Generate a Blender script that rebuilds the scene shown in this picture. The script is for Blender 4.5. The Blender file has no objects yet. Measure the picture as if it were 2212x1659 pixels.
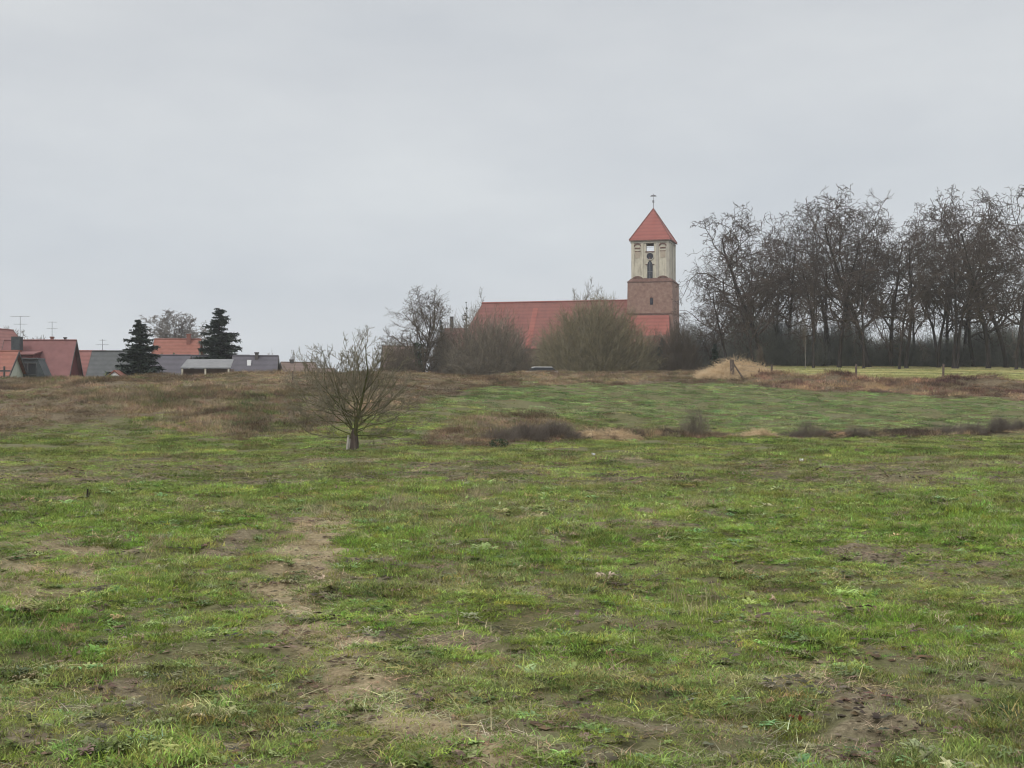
import bpy, math, random
import numpy as np
from math import radians as R
sc = bpy.context.scene
C = sc.collection
F = 3040.0; CX = 1106.0; HY = 870.0; CAMZ = 1.6      # survey numbers used to lay the place out
def P(px, py, d):
    return np.array([(px-CX)/F*d, d, CAMZ+(HY-py)/F*d])

# ------------------------------------------------------------------ noise
def _hash(ix, iy, s):
    h = (ix.astype(np.int64)*374761393 + iy.astype(np.int64)*668265263 + s*974634777) & 0x7fffffff
    h = ((h ^ (h >> 13))*1274126177) & 0x7fffffff
    h = ((h ^ (h >> 15))*69069) & 0x7fffffff
    return ((h ^ (h >> 16)) & 0xffff)/65535.0
def vnoise(x, y, s=0):
    x = np.asarray(x, float); y = np.asarray(y, float)
    ix = np.floor(x); iy = np.floor(y); fx = x-ix; fy = y-iy
    fx = fx*fx*(3-2*fx); fy = fy*fy*(3-2*fy)
    a = _hash(ix, iy, s); b = _hash(ix+1, iy, s); c = _hash(ix, iy+1, s); d = _hash(ix+1, iy+1, s)
    return (a*(1-fx)+b*fx)*(1-fy)+(c*(1-fx)+d*fx)*fy
def fbm(x, y, s=0, o=4):
    x = np.asarray(x, float); y = np.asarray(y, float)
    t = 0; a = 1; n = 0
    for k in range(o):
        t = t+a*vnoise(x, y, s+k*17); n += a; a *= .5
        x, y = x*1.62+y*1.21+3.1, y*1.62-x*1.21+7.7
    return t/n
def sstep(a, b, x):
    t = np.clip((x-a)/(b-a), 0, 1); return t*t*(3-2*t)

# ------------------------------------------------------------------ terrain height
cols = [
 (-1600, [(0,0),(46,0),(58,.3),(72,1.9),(86,3.0),(95,2.6),(118,0),(400,0),(2500,-2)]),
 (-200,  [(0,0),(46,0),(58,.3),(70,1.8),(86,2.95),(94,2.6),(118,0),(400,0),(2500,-2)]),
 (300,   [(0,0),(46,0),(58,.35),(70,1.9),(88,3.18),(96,2.8),(120,0),(400,0),(2500,-2)]),
 (600,   [(0,0),(46,0),(57,.3),(70,1.85),(90,3.42),(97,3.1),(122,.3),(400,0),(2500,-2)]),
 (850,   [(0,0),(46,0),(56,.3),(72,1.9),(95,3.66),(103,3.5),(130,1.8),(400,2),(2500,-2)]),
 (1150,  [(0,0),(50,0),(58,.2),(80,1.75),(115,4.12),(124,4.1),(170,3.6),(400,3.5),(2500,-2)]),
 (1450,  [(0,0),(58,0),(66,.2),(90,1.75),(118,3.7),(128,4.45),(136,4.5),(170,4.1),(400,4),(2500,-2)]),
 (1600,  [(0,0),(60,0),(68,.15),(90,1.6),(111,2.9),(118,3.7),(126,4.3),(168,5.9),(300,6),(2500,-2)]),
 (1700,  [(0,0),(60,0),(69,.12),(90,1.4),(111,2.62),(113,2.9),(118,3.55),(168,6.02),(300,6),(2500,-2)]),
 (2000,  [(0,0),(63,0),(71,.1),(90,1.1),(108,2.1),(110,2.5),(116,3.3),(168,5.9),(300,6),(2500,-2)]),
 (2250,  [(0,0),(67,0),(75,.1),(90,.95),(105,1.86),(107,2.3),(114,2.92),(168,5.8),(300,6),(2500,-2)]),
 (3800,  [(0,0),(67,0),(75,.1),(90,.9),(105,1.8),(107,2.2),(114,2.85),(168,5.7),(300,6),(2500,-2)]),
]
_yg = np.concatenate([np.arange(0, 400, 1.0), np.geomspace(400, 2500, 60)])
_pg = np.linspace(-1600, 3800, 217)
_tab = np.zeros((len(cols), len(_yg)))
for i, (p, k) in enumerate(cols):
    k = np.array(k, float); _tab[i] = np.interp(_yg, k[:, 0], k[:, 1])
_ker = np.exp(-np.linspace(-2, 2, 7)**2); _ker /= _ker.sum()
for i in range(len(cols)):
    e = np.pad(_tab[i, :400], 3, mode='edge'); _tab[i, :400] = np.convolve(e, _ker, 'valid')
_cp = [c[0] for c in cols]
_T = np.array([[np.interp(p, _cp, _tab[:, j]) for j in range(len(_yg))] for p in _pg])
_k2 = np.exp(-np.linspace(-2, 2, 7)**2); _k2 /= _k2.sum()
for j in range(len(_yg)):
    e = np.pad(_T[:, j], 3, mode='edge'); _T[:, j] = np.convolve(e, _k2, 'valid')
def proj_px(X, Y): return CX+F*np.asarray(X)/np.maximum(np.asarray(Y), 25.0)
def base_h(X, Y):
    X = np.asarray(X, float); Y = np.asarray(Y, float)
    p = np.clip(proj_px(X, Y), -1599, 3799); y = np.clip(Y, 0, 2499)
    fp = (p+1600)/5400*216; ip = np.clip(fp.astype(int), 0, 215); tp = fp-ip
    fy = np.interp(y, _yg, np.arange(len(_yg))); iy = np.clip(fy.astype(int), 0, len(_yg)-2); ty = fy-iy
    return (_T[ip, iy]*(1-tp)+_T[ip+1, iy]*tp)*(1-ty)+(_T[ip, iy+1]*(1-tp)+_T[ip+1, iy+1]*tp)*ty
def height(X, Y):
    X = np.asarray(X, float); Y = np.asarray(Y, float)
    h = base_h(X, Y)
    n = (fbm(X*.9, Y*.9, 3, 3)-.5)*.2 + (fbm(X*2.6, Y*2.6, 9, 3)-.5)*.15*(1-sstep(25, 50, Y))+(fbm(X*6.5, Y*6.5, 19, 2)-.5)*.05*(1-sstep(18, 30, Y))
    n = n + sstep(62, 75, Y)*(1-sstep(105, 118, Y))*(fbm(X*.3, Y*.45, 121, 3)-.5)*.35
    bank = sstep(55, 62, Y)*(1-sstep(120, 140, Y))
    n = n + bank*(fbm(X*.35, Y*.35, 21, 3)-.5)*.5
    # rough lip of turned-over turf and weeds along the foot of the far field
    p = proj_px(X, Y)
    yb = np.interp(p, [1500, 1700, 2000, 2250, 3000], [118, 114.5, 112, 110.5, 110])
    lip = np.exp(-((Y-yb)/2.8)**2)*sstep(1560, 1680, p)
    n = n + lip*(.4+1.9*(fbm(X*.45, Y*.5, 31, 3)-.45))
    return h+n
# ------------------------------------------------------------------ ground cover masks
def soft_poly(p, Yr, pts, f=1.0):
    """1 inside the band given per column px as (px, y_near, y_far)"""
    a = np.array(pts, float)
    y0 = np.interp(p, a[:, 0], a[:, 1]); y1 = np.interp(p, a[:, 0], a[:, 2])
    ins = sstep(-f, f, Yr-y0)*sstep(-f, f, y1-Yr)
    return ins*((p > a[0, 0]) & (p < a[-1, 0]))
PATCH = [  # bare or matted spots in the near meadow: px, py, half width px, half height px, strength
 (690,1130,110,32,1),(650,1200,90,50,1),(640,1290,70,40,.75),(690,1380,110,26,1),(790,1440,90,28,.8),(880,1560,130,50,1),(1040,1600,90,30,.9),
 (90,1180,150,26,.9),(60,1230,170,30,.9),(40,1270,110,28,.8),(240,1165,80,18,.6),(30,1100,60,16,.9),(215,1110,60,12,.5),
 (330,1500,110,20,.9),(390,1540,70,18,.7),(160,1342,50,12,.9),(60,1400,60,20,.7),(30,1340,50,16,.6),(60,1630,90,24,.9),(480,1610,90,20,.7),
 (820,1215,80,16,1),(950,1190,130,14,.7),(1010,1390,90,28,.9),(1150,1290,110,18,.6),(1330,1195,50,8,.9),(940,1275,50,8,.6),
 (1270,1560,60,18,1),(1400,1580,80,22,1),(1600,1570,80,14,.6),(1480,1450,70,12,.7),(1250,1650,90,20,.8),(1550,1480,60,12,.6),
 (1590,1105,100,14,.9),(1500,1118,50,8,.9),(1790,1108,50,9,.8),(1950,1103,40,8,.8),(1300,1110,60,10,.7),(1970,1040,140,26,.5),
 (2130,1590,80,18,.5),(2060,1440,80,20,.5),(2180,1240,60,16,.5),(1430,1380,50,9,.7),(1290,1450,50,8,.7),(1690,1250,50,10,.5),(1560,1185,50,10,.5),
 (560,1460,60,14,.6),(1380,1345,60,8,.8),(1060,1075,70,10,.6),(870,1095,70,10,.5),(500,1095,80,10,.4),(1047,1000,14,30,.8)]
def cover(X, Y):
    """returns dict of masks 0..1"""
    X = np.asarray(X, float); Y = np.asarray(Y, float)
    p = CX+F*X/np.maximum(Y, 3.0)
    w = (fbm(X*.12, Y*.12, 41, 4)-.5)
    w2 = (fbm(X*.5, Y*.5, 43, 4)-.5)
    jit = w*14+w2*7
    brown = soft_poly(p, Y+jit, [(-3000,55,125),(0,55,125),(250,59,125),(450,57,125),(620,57,125),(760,60,128),(880,66,130),(940,72,135),(1020,82,140),(1120,93,150),(1250,99,150),(1400,104,150),(1560,109,128),(1640,110,120)], 2)
    heap = soft_poly(p, Y+jit*.35, [(900,50,52),(960,50,60),(1040,50,66),(1150,54,70),(1240,56,66),(1280,58,60)], 1.5)
    brown = np.maximum(brown, heap*.9)
    lip = soft_poly(p, Y+jit*.2, [(1560,111.5,121),(1700,109.4,119),(2000,106,117.5),(2250,103.4,116),(4000,103,116)], .5)
    brown = np.maximum(brown, lip)
    strip = np.exp(-((Y-np.interp(p,[1000,1250,1500,1700,2000,2212,3000],[52,57,63,63,66,70,70]))/1.3)**2)*sstep(1000, 1060, p)
    brown = np.maximum(brown, strip*.8)
    field = sstep(0, 3, Y-np.interp(p,[1600,1700,2000,2250],[119,117,115,113]))*(1-sstep(185, 200, Y))*sstep(1560, 1640, p)
    field = np.maximum(field, 0)
    soil = np.zeros_like(X); track = np.zeros_like(X)
    near = Y < 60
    if near.any():
        Xn, Yn, pn = X[near], Y[near], p[near]
        qy = HY+CAMZ*F/np.maximum(Yn, 3)
        s = np.zeros_like(Xn)
        wx = (fbm(Xn*1.6, Yn*1.6, 51, 3)-.5); wy = (fbm(Xn*1.6+9, Yn*1.6, 57, 3)-.5)
        for a, b, rx, ry, st in PATCH:
            dd = ((pn-a+wx*150*8/np.maximum(Yn,8))/rx/1.05)**2+((qy-b+wy*80*8/np.maximum(Yn,8))/ry/1.05)**2
            s = np.maximum(s, st*(1-sstep(.45, 1.3, dd)))
        r = fbm(Xn*.55, Yn*.55, 61, 4); r2 = fbm(Xn*2.2, Yn*2.2, 67, 4)
        s = np.maximum(s, sstep(.57, .68, r)*sstep(.48, .6, r2)*.9)
        s = s*(.25+.75*sstep(.32, .62, r2))
        soil[near] = np.clip(s, 0, 1)*(1-sstep(36, 48, Yn))
        ty = [1085,1130,1200,1290,1380,1470,1560,1640,1720,1900]
        tc_ = np.interp(qy, ty, [745,705,650,640,690,800,900,1010,1120,1300]); tw_ = np.interp(qy, ty, [20,85,115,100,110,120,140,150,160,170])
        q = np.abs(pn+wx*170*8/np.maximum(Yn,8)-tc_)/tw_
        t1 = (1-sstep(.35, 1.2, q))*sstep(1080, 1120, qy)
        q2 = ((pn+wx*300-60)/230)**2+((qy+wy*90-1230)/75)**2
        t1 = np.maximum(t1, (1-sstep(.2, 1.2, q2))*.7)
        t1 = t1*(.68+.42*sstep(.3, .55, r2))
        track[near] = np.clip(t1, 0, 1)
    lush = sstep(.38, .62, fbm(X*.3+5, Y*.3, 71, 4))
    dry = sstep(.5, .7, fbm(X*.22+15, Y*.4, 81, 4))
    return dict(track=track, brown=np.clip(brown, 0, 1), field=field, soil=soil, lush=lush, dry=dry, p=p)

# ------------------------------------------------------------------ mesh helpers
def mk_mesh(name, V, Q=None, T=None, smooth=False):
    me = bpy.data.meshes.new(name)
    V = np.asarray(V, np.float32)
    nq = 0 if Q is None else len(Q); nt = 0 if T is None else len(T)
    me.vertices.add(len(V)); me.vertices.foreach_set('co', V.ravel())
    idx = []; tot = []
    if nq: idx.append(np.asarray(Q, np.int32).ravel()); tot += [4]*nq
    if nt: idx.append(np.asarray(T, np.int32).ravel()); tot += [3]*nt
    idx = np.concatenate(idx); tot = np.array(tot, np.int32)
    me.loops.add(len(idx)); me.loops.foreach_set('vertex_index', idx)
    me.polygons.add(len(tot))
    st = np.concatenate([[0], np.cumsum(tot)[:-1]]).astype(np.int32)
    me.polygons.foreach_set('loop_start', st)
    try: me.polygons.foreach_set('loop_total', tot)
    except Exception: pass
    me.update(calc_edges=True)
    if smooth: me.polygons.foreach_set('use_smooth', np.ones(len(tot), bool))
    return me
def tag(o, label=None, cat=None, group=None, kind=None):
    if label: o['label'] = label
    if cat: o['category'] = cat
    if group: o['group'] = group
    if kind: o['kind'] = kind
    return o
def link(name, me, m=None, parent=None, loc=None, rz=0):
    o = bpy.data.objects.new(name, me); C.objects.link(o)
    if m is not None and me is not None:
        me.materials.clear(); me.materials.append(m)
    if parent is not None: o.parent = parent
    if loc is not None: o.location = [float(v) for v in loc]
    if rz: o.rotation_euler = (0, 0, rz)
    return o
def empty(name, loc, rz=0, s=1.0, **k):
    o = bpy.data.objects.new(name, None); C.objects.link(o); o.location = [float(v) for v in loc]
    o.rotation_euler = (0, 0, rz); o.scale = (s, s, s); o.empty_display_size = .3
    return tag(o, **k)
def copy_tree(o, parent=None):
    c = o.copy(); C.objects.link(c); c.parent = parent
    for ch in list(o.children): copy_tree(ch, c)
    return c
class MB:
    """collects solids into one mesh"""
    def __init__(s): s.V = []; s.F = []
    def add(s, V, Fc):
        b = len(s.V); s.V += [tuple(map(float, v)) for v in V]; s.F += [tuple(b+i for i in f) for f in Fc]; return s
    def box(s, x0, y0, z0, x1, y1, z1):
        V = [(x0,y0,z0),(x1,y0,z0),(x1,y1,z0),(x0,y1,z0),(x0,y0,z1),(x1,y0,z1),(x1,y1,z1),(x0,y1,z1)]
        return s.add(V, [(3,2,1,0),(4,5,6,7),(0,1,5,4),(1,2,6,5),(2,3,7,6),(3,0,4,7)])
    def frus(s, b, t):   # b,t: (x0,y0,x1,y1,z)
        V = [(b[0],b[1],b[4]),(b[2],b[1],b[4]),(b[2],b[3],b[4]),(b[0],b[3],b[4]),(t[0],t[1],t[4]),(t[2],t[1],t[4]),(t[2],t[3],t[4]),(t[0],t[3],t[4])]
        return s.add(V, [(3,2,1,0),(4,5,6,7),(0,1,5,4),(1,2,6,5),(2,3,7,6),(3,0,4,7)])
    def prism(s, poly, d):   # poly: list of 3D pts (planar), extruded by vector d
        n = len(poly); V = list(poly)+[tuple(np.add(p, d)) for p in poly]
        Fc = [tuple(range(n))[::-1], tuple(range(n, 2*n))]+[(i, (i+1) % n, n+(i+1) % n, n+i) for i in range(n)]
        return s.add(V, Fc)
    def bar(s, a, b, r0, r1=None, k=6):
        a = np.array(a, float); b = np.array(b, float); r1 = r0 if r1 is None else r1
        t = b-a; t /= np.linalg.norm(t); u = np.cross(t, (0,0,1) if abs(t[2]) < .9 else (1,0,0)); u /= np.linalg.norm(u); w = np.cross(t, u)
        V = []
        for c, r in ((a, r0), (b, r1)):
            for i in range(k):
                q = 2*math.pi*i/k; V.append(c+r*(math.cos(q)*u+math.sin(q)*w))
        return s.add(V, [tuple(range(k))[::-1], tuple(range(k, 2*k))]+[(i, (i+1) % k, k+(i+1) % k, k+i) for i in range(k)])
    def build(s, name, m, parent=None, loc=None, rz=0, smooth=False):
        me = bpy.data.meshes.new(name); me.from_pydata(s.V, [], s.F); me.update()
        import bmesh
        bm = bmesh.new(); bm.from_mesh(me); bmesh.ops.recalc_face_normals(bm, faces=bm.faces); bm.to_mesh(me); bm.free()
        if smooth: me.polygons.foreach_set('use_smooth', [True]*len(me.polygons))
        return link(name, me, m, parent, loc, rz)

# ------------------------------------------------------------------ materials
def srgb(r, g, b):
    f = lambda c: (c/12.92 if c <= .04045 else ((c+.055)/1.055)**2.4)
    return tuple(f(v/255) for v in (r, g, b))
def newmat(name):
    m = bpy.data.materials.new(name); m.use_nodes = True
    nt = m.node_tree; nt.nodes.clear()
    o = nt.nodes.new('ShaderNodeOutputMaterial'); b = nt.nodes.new('ShaderNodeBsdfPrincipled')
    nt.links.new(b.outputs[0], o.inputs[0]); return m, nt, b, o
def nz(nt, vec, scale, detail=4, rough=.6, off=None):
    n = nt.nodes.new('ShaderNodeTexNoise'); n.inputs['Scale'].default_value = scale
    n.inputs['Detail'].default_value = detail; n.inputs['Roughness'].default_value = rough
    if vec is not None: nt.links.new(vec, n.inputs['Vector'])
    return n.outputs['Fac']
def ramp(nt, fac, stops):
    r = nt.nodes.new('ShaderNodeValToRGB'); e = r.color_ramp.elements
    while len(e) < len(stops): e.new(.5)
    for i, (p, c) in enumerate(stops):
        e[i].position = p; e[i].color = (*c, 1)
    nt.links.new(fac, r.inputs[0]); return r.outputs[0]
def mixc(nt, f, a, b, mode='MIX'):
    m = nt.nodes.new('ShaderNodeMix'); m.data_type = 'RGBA'; m.blend_type = mode
    for s, v in ((m.inputs[0], f), (m.inputs[6], a), (m.inputs[7], b)):
        if hasattr(v, 'links') or isinstance(v, bpy.types.NodeSocket): nt.links.new(v, s)
        elif isinstance(v, tuple): s.default_value = (*v, 1) if len(v) == 3 else v
        else: s.default_value = v
    return m.outputs[2]
def mat(name, c1, c2=None, scale=3.0, rough=.85, detail=4, bump=0, stretch=None, c3=None, tiles=0):
    m, nt, b, o = newmat(name)
    b.inputs['Roughness'].default_value = rough
    b.inputs['Specular IOR Level'].default_value = .25
    c2 = c2 or tuple(v*.75 for v in c1)
    tc = nt.nodes.new('ShaderNodeTexCoord'); mp = nt.nodes.new('ShaderNodeMapping')
    nt.links.new(tc.outputs['Object'], mp.inputs[0])
    if stretch: mp.inputs['Scale'].default_value = stretch
    f = nz(nt, mp.outputs[0], scale, detail)
    st = [(.32, c1), (.68, c2)] if c3 is None else [(.3, c1), (.5, c2), (.72, c3)]
    col = ramp(nt, f, st)
    if tiles:
        w = nt.nodes.new('ShaderNodeTexWave'); w.wave_type = 'BANDS'; w.bands_direction = 'Z'
        w.inputs['Scale'].default_value = tiles; w.inputs['Distortion'].default_value = .6; w.inputs['Detail'].default_value = 1
        nt.links.new(tc.outputs['Object'], w.inputs[0])
        col = mixc(nt, .34, col, ramp(nt, w.outputs['Fac'], [(.2, tuple(v*.55 for v in c1)), (.6, c1)]))
    nt.links.new(col, b.inputs['Base Color'])
    if bump:
        bp = nt.nodes.new('ShaderNodeBump'); bp.inputs['Strength'].default_value = bump; bp.inputs['Distance'].default_value = .05
        nt.links.new(f, bp.inputs['Height']); nt.links.new(bp.outputs[0], b.inputs['Normal'])
    return m
def tintmat(name, amt=.35, transl=.25):
    """blade material: each tuft brings its own colour, each blade varies it"""
    m, nt, b, o = newmat(name)
    a = nt.nodes.new('ShaderNodeAttribute'); a.attribute_type = 'INSTANCER'; a.attribute_name = 'tint'
    v = nt.nodes.new('ShaderNodeAttribute'); v.attribute_type = 'GEOMETRY'; v.attribute_name = 'var'
    mul = nt.nodes.new('ShaderNodeMapRange'); nt.links.new(v.outputs['Fac'], mul.inputs[0])
    mul.inputs[3].default_value = 1-amt; mul.inputs[4].default_value = 1+amt
    vm = nt.nodes.new('ShaderNodeVectorMath'); vm.operation = 'SCALE'
    nt.links.new(a.outputs['Color'], vm.inputs[0]); nt.links.new(mul.outputs[0], vm.inputs['Scale'])
    nt.links.new(vm.outputs[0], b.inputs['Base Color'])
    b.inputs['Roughness'].default_value = .7; b.inputs['Specular IOR Level'].default_value = .14
    if transl:
        t = nt.nodes.new('ShaderNodeBsdfTranslucent'); nt.links.new(vm.outputs[0], t.inputs[0])
        mx = nt.nodes.new('ShaderNodeMixShader'); mx.inputs[0].default_value = transl
        nt.links.new(b.outputs[0], mx.inputs[1]); nt.links.new(t.outputs[0], mx.inputs[2]); nt.links.new(mx.outputs[0], o.inputs[0])
    return m

# ------------------------------------------------------------------ ground
def build_ground():
    ys = np.concatenate([np.linspace(-30, 3.5, 24)[:-1], np.geomspace(3.5, 200, 900), np.geomspace(200, 900, 60)[1:]])
    us = np.concatenate([np.linspace(-1.2, -.5, 30)[:-1], np.linspace(-.5, .5, 560), np.linspace(.5, 1.2, 30)[1:]])
    Yg, Ug = np.meshgrid(ys, us, indexing='ij')
    X = Ug*(np.abs(Yg)+4); Y = Yg
    Z = height(X.ravel(), Y.ravel())
    V = np.stack([X.ravel(), Y.ravel(), Z], 1)
    ny, nx = Yg.shape
    i = np.arange(ny*nx).reshape(ny, nx)
    Q = np.stack([i[:-1, :-1].ravel(), i[:-1, 1:].ravel(), i[1:, 1:].ravel(), i[1:, :-1].ravel()], 1)
    me = mk_mesh('ground', V, Q, smooth=True)
    cv = cover(X.ravel(), Y.ravel())
    for k in ('brown', 'field', 'soil', 'dry', 'track'):
        a = me.attributes.new(k, 'FLOAT', 'POINT'); a.data.foreach_set('value', np.asarray(cv[k], np.float32))
    m, nt, b, o = newmat('meadow_ground'); b.inputs['Roughness'].default_value = .95; b.inputs['Specular IOR Level'].default_value = .1
    g = nt.nodes.new('ShaderNodeNewGeometry').outputs['Position']
    A = {}
    for k in ('brown', 'field', 'soil', 'dry', 'track'):
        n = nt.nodes.new('ShaderNodeAttribute'); n.attribute_name = k; A[k] = n.outputs['Fac']
    n1 = nz(nt, g, .9, 8, .7); n2 = nz(nt, g, 6, 6, .7); n3 = nz(nt, g, 25, 4, .7)
    green = ramp(nt, n2, [(.3, (.07,.066,.034)), (.5, (.115,.11,.05)), (.7, (.16,.15,.08))])
    green = mixc(nt, A['dry'], green, ramp(nt, n3, [(.3, (.10,.095,.05)), (.7, (.17,.16,.085))]))
    soil = ramp(nt, n3, [(.3, (.085,.066,.045)), (.5, (.17,.14,.092)), (.7, (.27,.23,.155))])
    br = ramp(nt, n2, [(.3, (.075,.058,.038)), (.5, (.14,.11,.072)), (.7, (.20,.165,.105))])
    fl = ramp(nt, n1, [(.3, (.25,.25,.10)), (.55, (.36,.34,.15)), (.75, (.46,.42,.21))])
    c = mixc(nt, A['brown'], green, br); c = mixc(nt, A['field'], c, fl); c = mixc(nt, A['soil'], c, soil); c = mixc(nt, A['track'], c, ramp(nt, n3, [(.3, (.17,.135,.08)), (.5, (.28,.225,.135)), (.7, (.37,.305,.19))]))
    nt.links.new(c, b.inputs['Base Color'])
    bp = nt.nodes.new('ShaderNodeBump'); bp.inputs['Strength'].default_value = .7; bp.inputs['Distance'].default_value = .04
    nt.links.new(n3, bp.inputs['Height']); nt.links.new(bp.outputs[0], b.inputs['Normal'])
    tag(link('ground', me, m), kind='structure')
build_ground()

# ------------------------------------------------------------------ tufts and scattering
def blades(rng, n, spread, h, w, lean, seg=3, flat=0.0, var=.5):
    base = rng.uniform(-1, 1, (n*2, 2)); base = base[(base**2).sum(1) < 1][:n]*spread; n = len(base)
    H = h*rng.uniform(.45, 1.15, n); ang = rng.uniform(0, 2*math.pi, n); ln = lean*rng.uniform(.3, 1.3, n)
    d = np.stack([np.cos(ang), np.sin(ang)], 1); s = np.stack([-d[:, 1], d[:, 0]], 1)
    tw = rng.uniform(0, math.pi, n); s = np.stack([np.cos(tw), np.sin(tw)], 1)
    V = []
    for k in range(seg+1):
        t = k/seg
        pos = np.zeros((n, 3)); pos[:, :2] = base+d*(H*ln*t**1.7)[:, None]
        pos[:, 2] = H*(1-flat)*t*(1-.35*np.clip(ln, 0, 1.6)*t)-.01
        ww = w*(1-t)**.7*(.7+.6*rng.random(n)) if k < seg else np.zeros(n)+w*.08
        for sg in (-1, 1):
            q = pos.copy(); q[:, :2] += s*(sg*ww*.5)[:, None]; V.append(q)
    V = np.stack(V, 1)   # n, 2(seg+1), 3
    m = 2*(seg+1); b = (np.arange(n)*m)[:, None]
    Q = np.concatenate([b+np.array([[2*k, 2*k+1, 2*k+3, 2*k+2]]) for k in range(seg)], 0)
    va = np.repeat(rng.random(n), m)
    return V.reshape(-1, 3), Q, va
def leaves_rosette(rng, n, r, w):
    V = []; Q = []; va = []
    for i in range(n):
        a = rng.uniform(0, 6.28); L = r*rng.uniform(.5, 1.1); d = np.array([math.cos(a), math.sin(a), 0]); s = np.array([-d[1], d[0], 0])
        up = rng.uniform(.1, .55); b0 = np.append(rng.uniform(-.6, .6, 2)*r, .0)
        pts = [b0, b0+d*L*.4+np.array([0,0,L*up*.6]), b0+d*L*.8+np.array([0,0,L*up*.7]), b0+d*L+np.array([0,0,L*up*.5])]
        ws = [.15, 1, .8, .08]; b = len(V)
        for p_, q in zip(pts, ws): V += [p_-s*w*q*.5, p_+s*w*q*.5]
        for k in range(3): Q.append([b+2*k, b+2*k+1, b+2*k+3, b+2*k+2])
        va += [rng.random()]*8
    return np.array(V), np.array(Q), np.array(va)
def clod(rng, n, spread, r):
    V = []; Q = []; va = []
    ico = [(0,0,1),(1,0,.1),(.3,.95,0),(-.8,.6,.1),(-.8,-.6,0),(.3,-.95,.1),(0,0,-.6)]
    for i in range(n):
        c = np.append(rng.uniform(-1, 1, 2)*spread, r*.1); s = r*rng.uniform(.3, 1.1)*np.array([1.3, 1.3, .65])
        b = len(V); V += [c+np.array(p)*s*rng.uniform(.7, 1.25, 3) for p in ico]
        for k in range(5): Q.append([b, b+1+k, b+1+(k+1) % 5, b])
        va += [rng.random()]*7
    T = np.array(Q)[:, :3]
    return np.array(V), T, np.array(va)
M_blade = tintmat('grass_blade'); M_dead = tintmat('dead_grass', .45, .1)
_src = bpy.data.collections.new('tuft_sources')
def tuftobj(name, data, m, tri=False):
    V, Q, va = data
    me = mk_mesh(name, V, None if tri else Q, Q if tri else None)
    a = me.attributes.new('var', 'FLOAT', 'POINT'); a.data.foreach_set('value', np.asarray(va, np.float32))
    me.materials.append(m)
    return bpy.data.objects.new(name, me)
def scatter(name, pts, rot, scl, idx, tint, coll, label, cat):
    me = bpy.data.meshes.new(name)
    n = len(pts); me.vertices.add(n); me.vertices.foreach_set('co', np.asarray(pts, np.float32).ravel())
    r = np.zeros((n, 3), np.float32); r[:, :] = rot
    a = me.attributes.new('rot', 'FLOAT_VECTOR', 'POINT'); a.data.foreach_set('vector', r.ravel())
    a = me.attributes.new('scl', 'FLOAT_VECTOR', 'POINT'); a.data.foreach_set('vector', np.asarray(scl, np.float32).ravel())
    a = me.attributes.new('idx', 'INT', 'POINT'); a.data.foreach_set('value', np.asarray(idx, np.int32))
    t4 = np.ones((n, 4), np.float32); t4[:, :3] = tint
    a = me.attributes.new('tint', 'FLOAT_COLOR', 'POINT'); a.data.foreach_set('color', t4.ravel())
    o = link(name, me); tag(o, label, cat, kind='stuff')
    ng = bpy.data.node_groups.new(name+'_scatter', 'GeometryNodeTree')
    ng.interface.new_socket('Geometry', in_out='INPUT', socket_type='NodeSocketGeometry')
    ng.interface.new_socket('Geometry', in_out='OUTPUT', socket_type='NodeSocketGeometry')
    N = ng.nodes; L = ng.links
    gi = N.new('NodeGroupInput'); go = N.new('NodeGroupOutput')
    ci = N.new('GeometryNodeCollectionInfo'); ci.inputs['Collection'].default_value = coll
    ci.inputs['Separate Children'].default_value = True; ci.inputs['Reset Children'].default_value = True
    ip = N.new('GeometryNodeInstanceOnPoints'); ip.inputs['Pick Instance'].default_value = True
    def na(nm, ty):
        q = N.new('GeometryNodeInputNamedAttribute'); q.data_type = ty; q.inputs['Name'].default_value = nm
        return [s for s in q.outputs if s.enabled][0]
    L.new(gi.outputs[0], ip.inputs['Points']); L.new(ci.outputs[0], ip.inputs['Instance'])
    L.new(na('idx', 'INT'), ip.inputs['Instance Index'])
    er = N.new('FunctionNodeEulerToRotation'); L.new(na('rot', 'FLOAT_VECTOR'), er.inputs[0]); L.new(er.outputs[0], ip.inputs['Rotation'])
    L.new(na('scl', 'FLOAT_VECTOR'), ip.inputs['Scale'])
    L.new(ip.outputs[0], go.inputs[0])
    md = o.modifiers.new('scatter', 'NODES'); md.node_group = ng
    return o
def mkcoll(name, objs):
    c = bpy.data.collections.new(name)
    for o in objs: c.objects.link(o)
    return c
rg = np.random.default_rng(5)
# order inside a collection is alphabetical
near_c = mkcoll('near_tufts', [tuftobj(f'a{i}_tuft', blades(rg, 76, .10, .037, .0042, [.9,1.3,1.8,1.1][i % 4], 3), M_blade) for i in range(6)]
                + [tuftobj(f'b{i}_rosette', leaves_rosette(rg, 30, .05, .012), M_blade) for i in range(3)])
far_c = mkcoll('far_tufts', [tuftobj(f'a{i}_tuft', blades(rg, 110, .32, .085, .013, [.7,1.1,.9][i % 3], 2), M_blade) for i in range(5)])
dead_c = mkcoll('dead_tufts', [tuftobj(f'a{i}_mat', blades(rg, 46, .20, .12, .0055, 1.9, 3, flat=.72), M_dead) for i in range(4)]
                + [tuftobj(f'b{i}_clod', clod(rg, 16, .13, .02), M_dead, True) for i in range(3)])
bank_c = mkcoll('bank_tufts', [tuftobj(f'a{i}_weed', blades(rg, 110, .5, .27, .015, [.5,.9,1.3][i % 3], 3), M_dead) for i in range(5)])
stalk_c = mkcoll('stalk_tufts', [tuftobj(f'a{i}_stalk', blades(rg, 22, .12, .26, .006, [.35,.7][i % 2], 3), M_dead) for i in range(4)])
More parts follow.
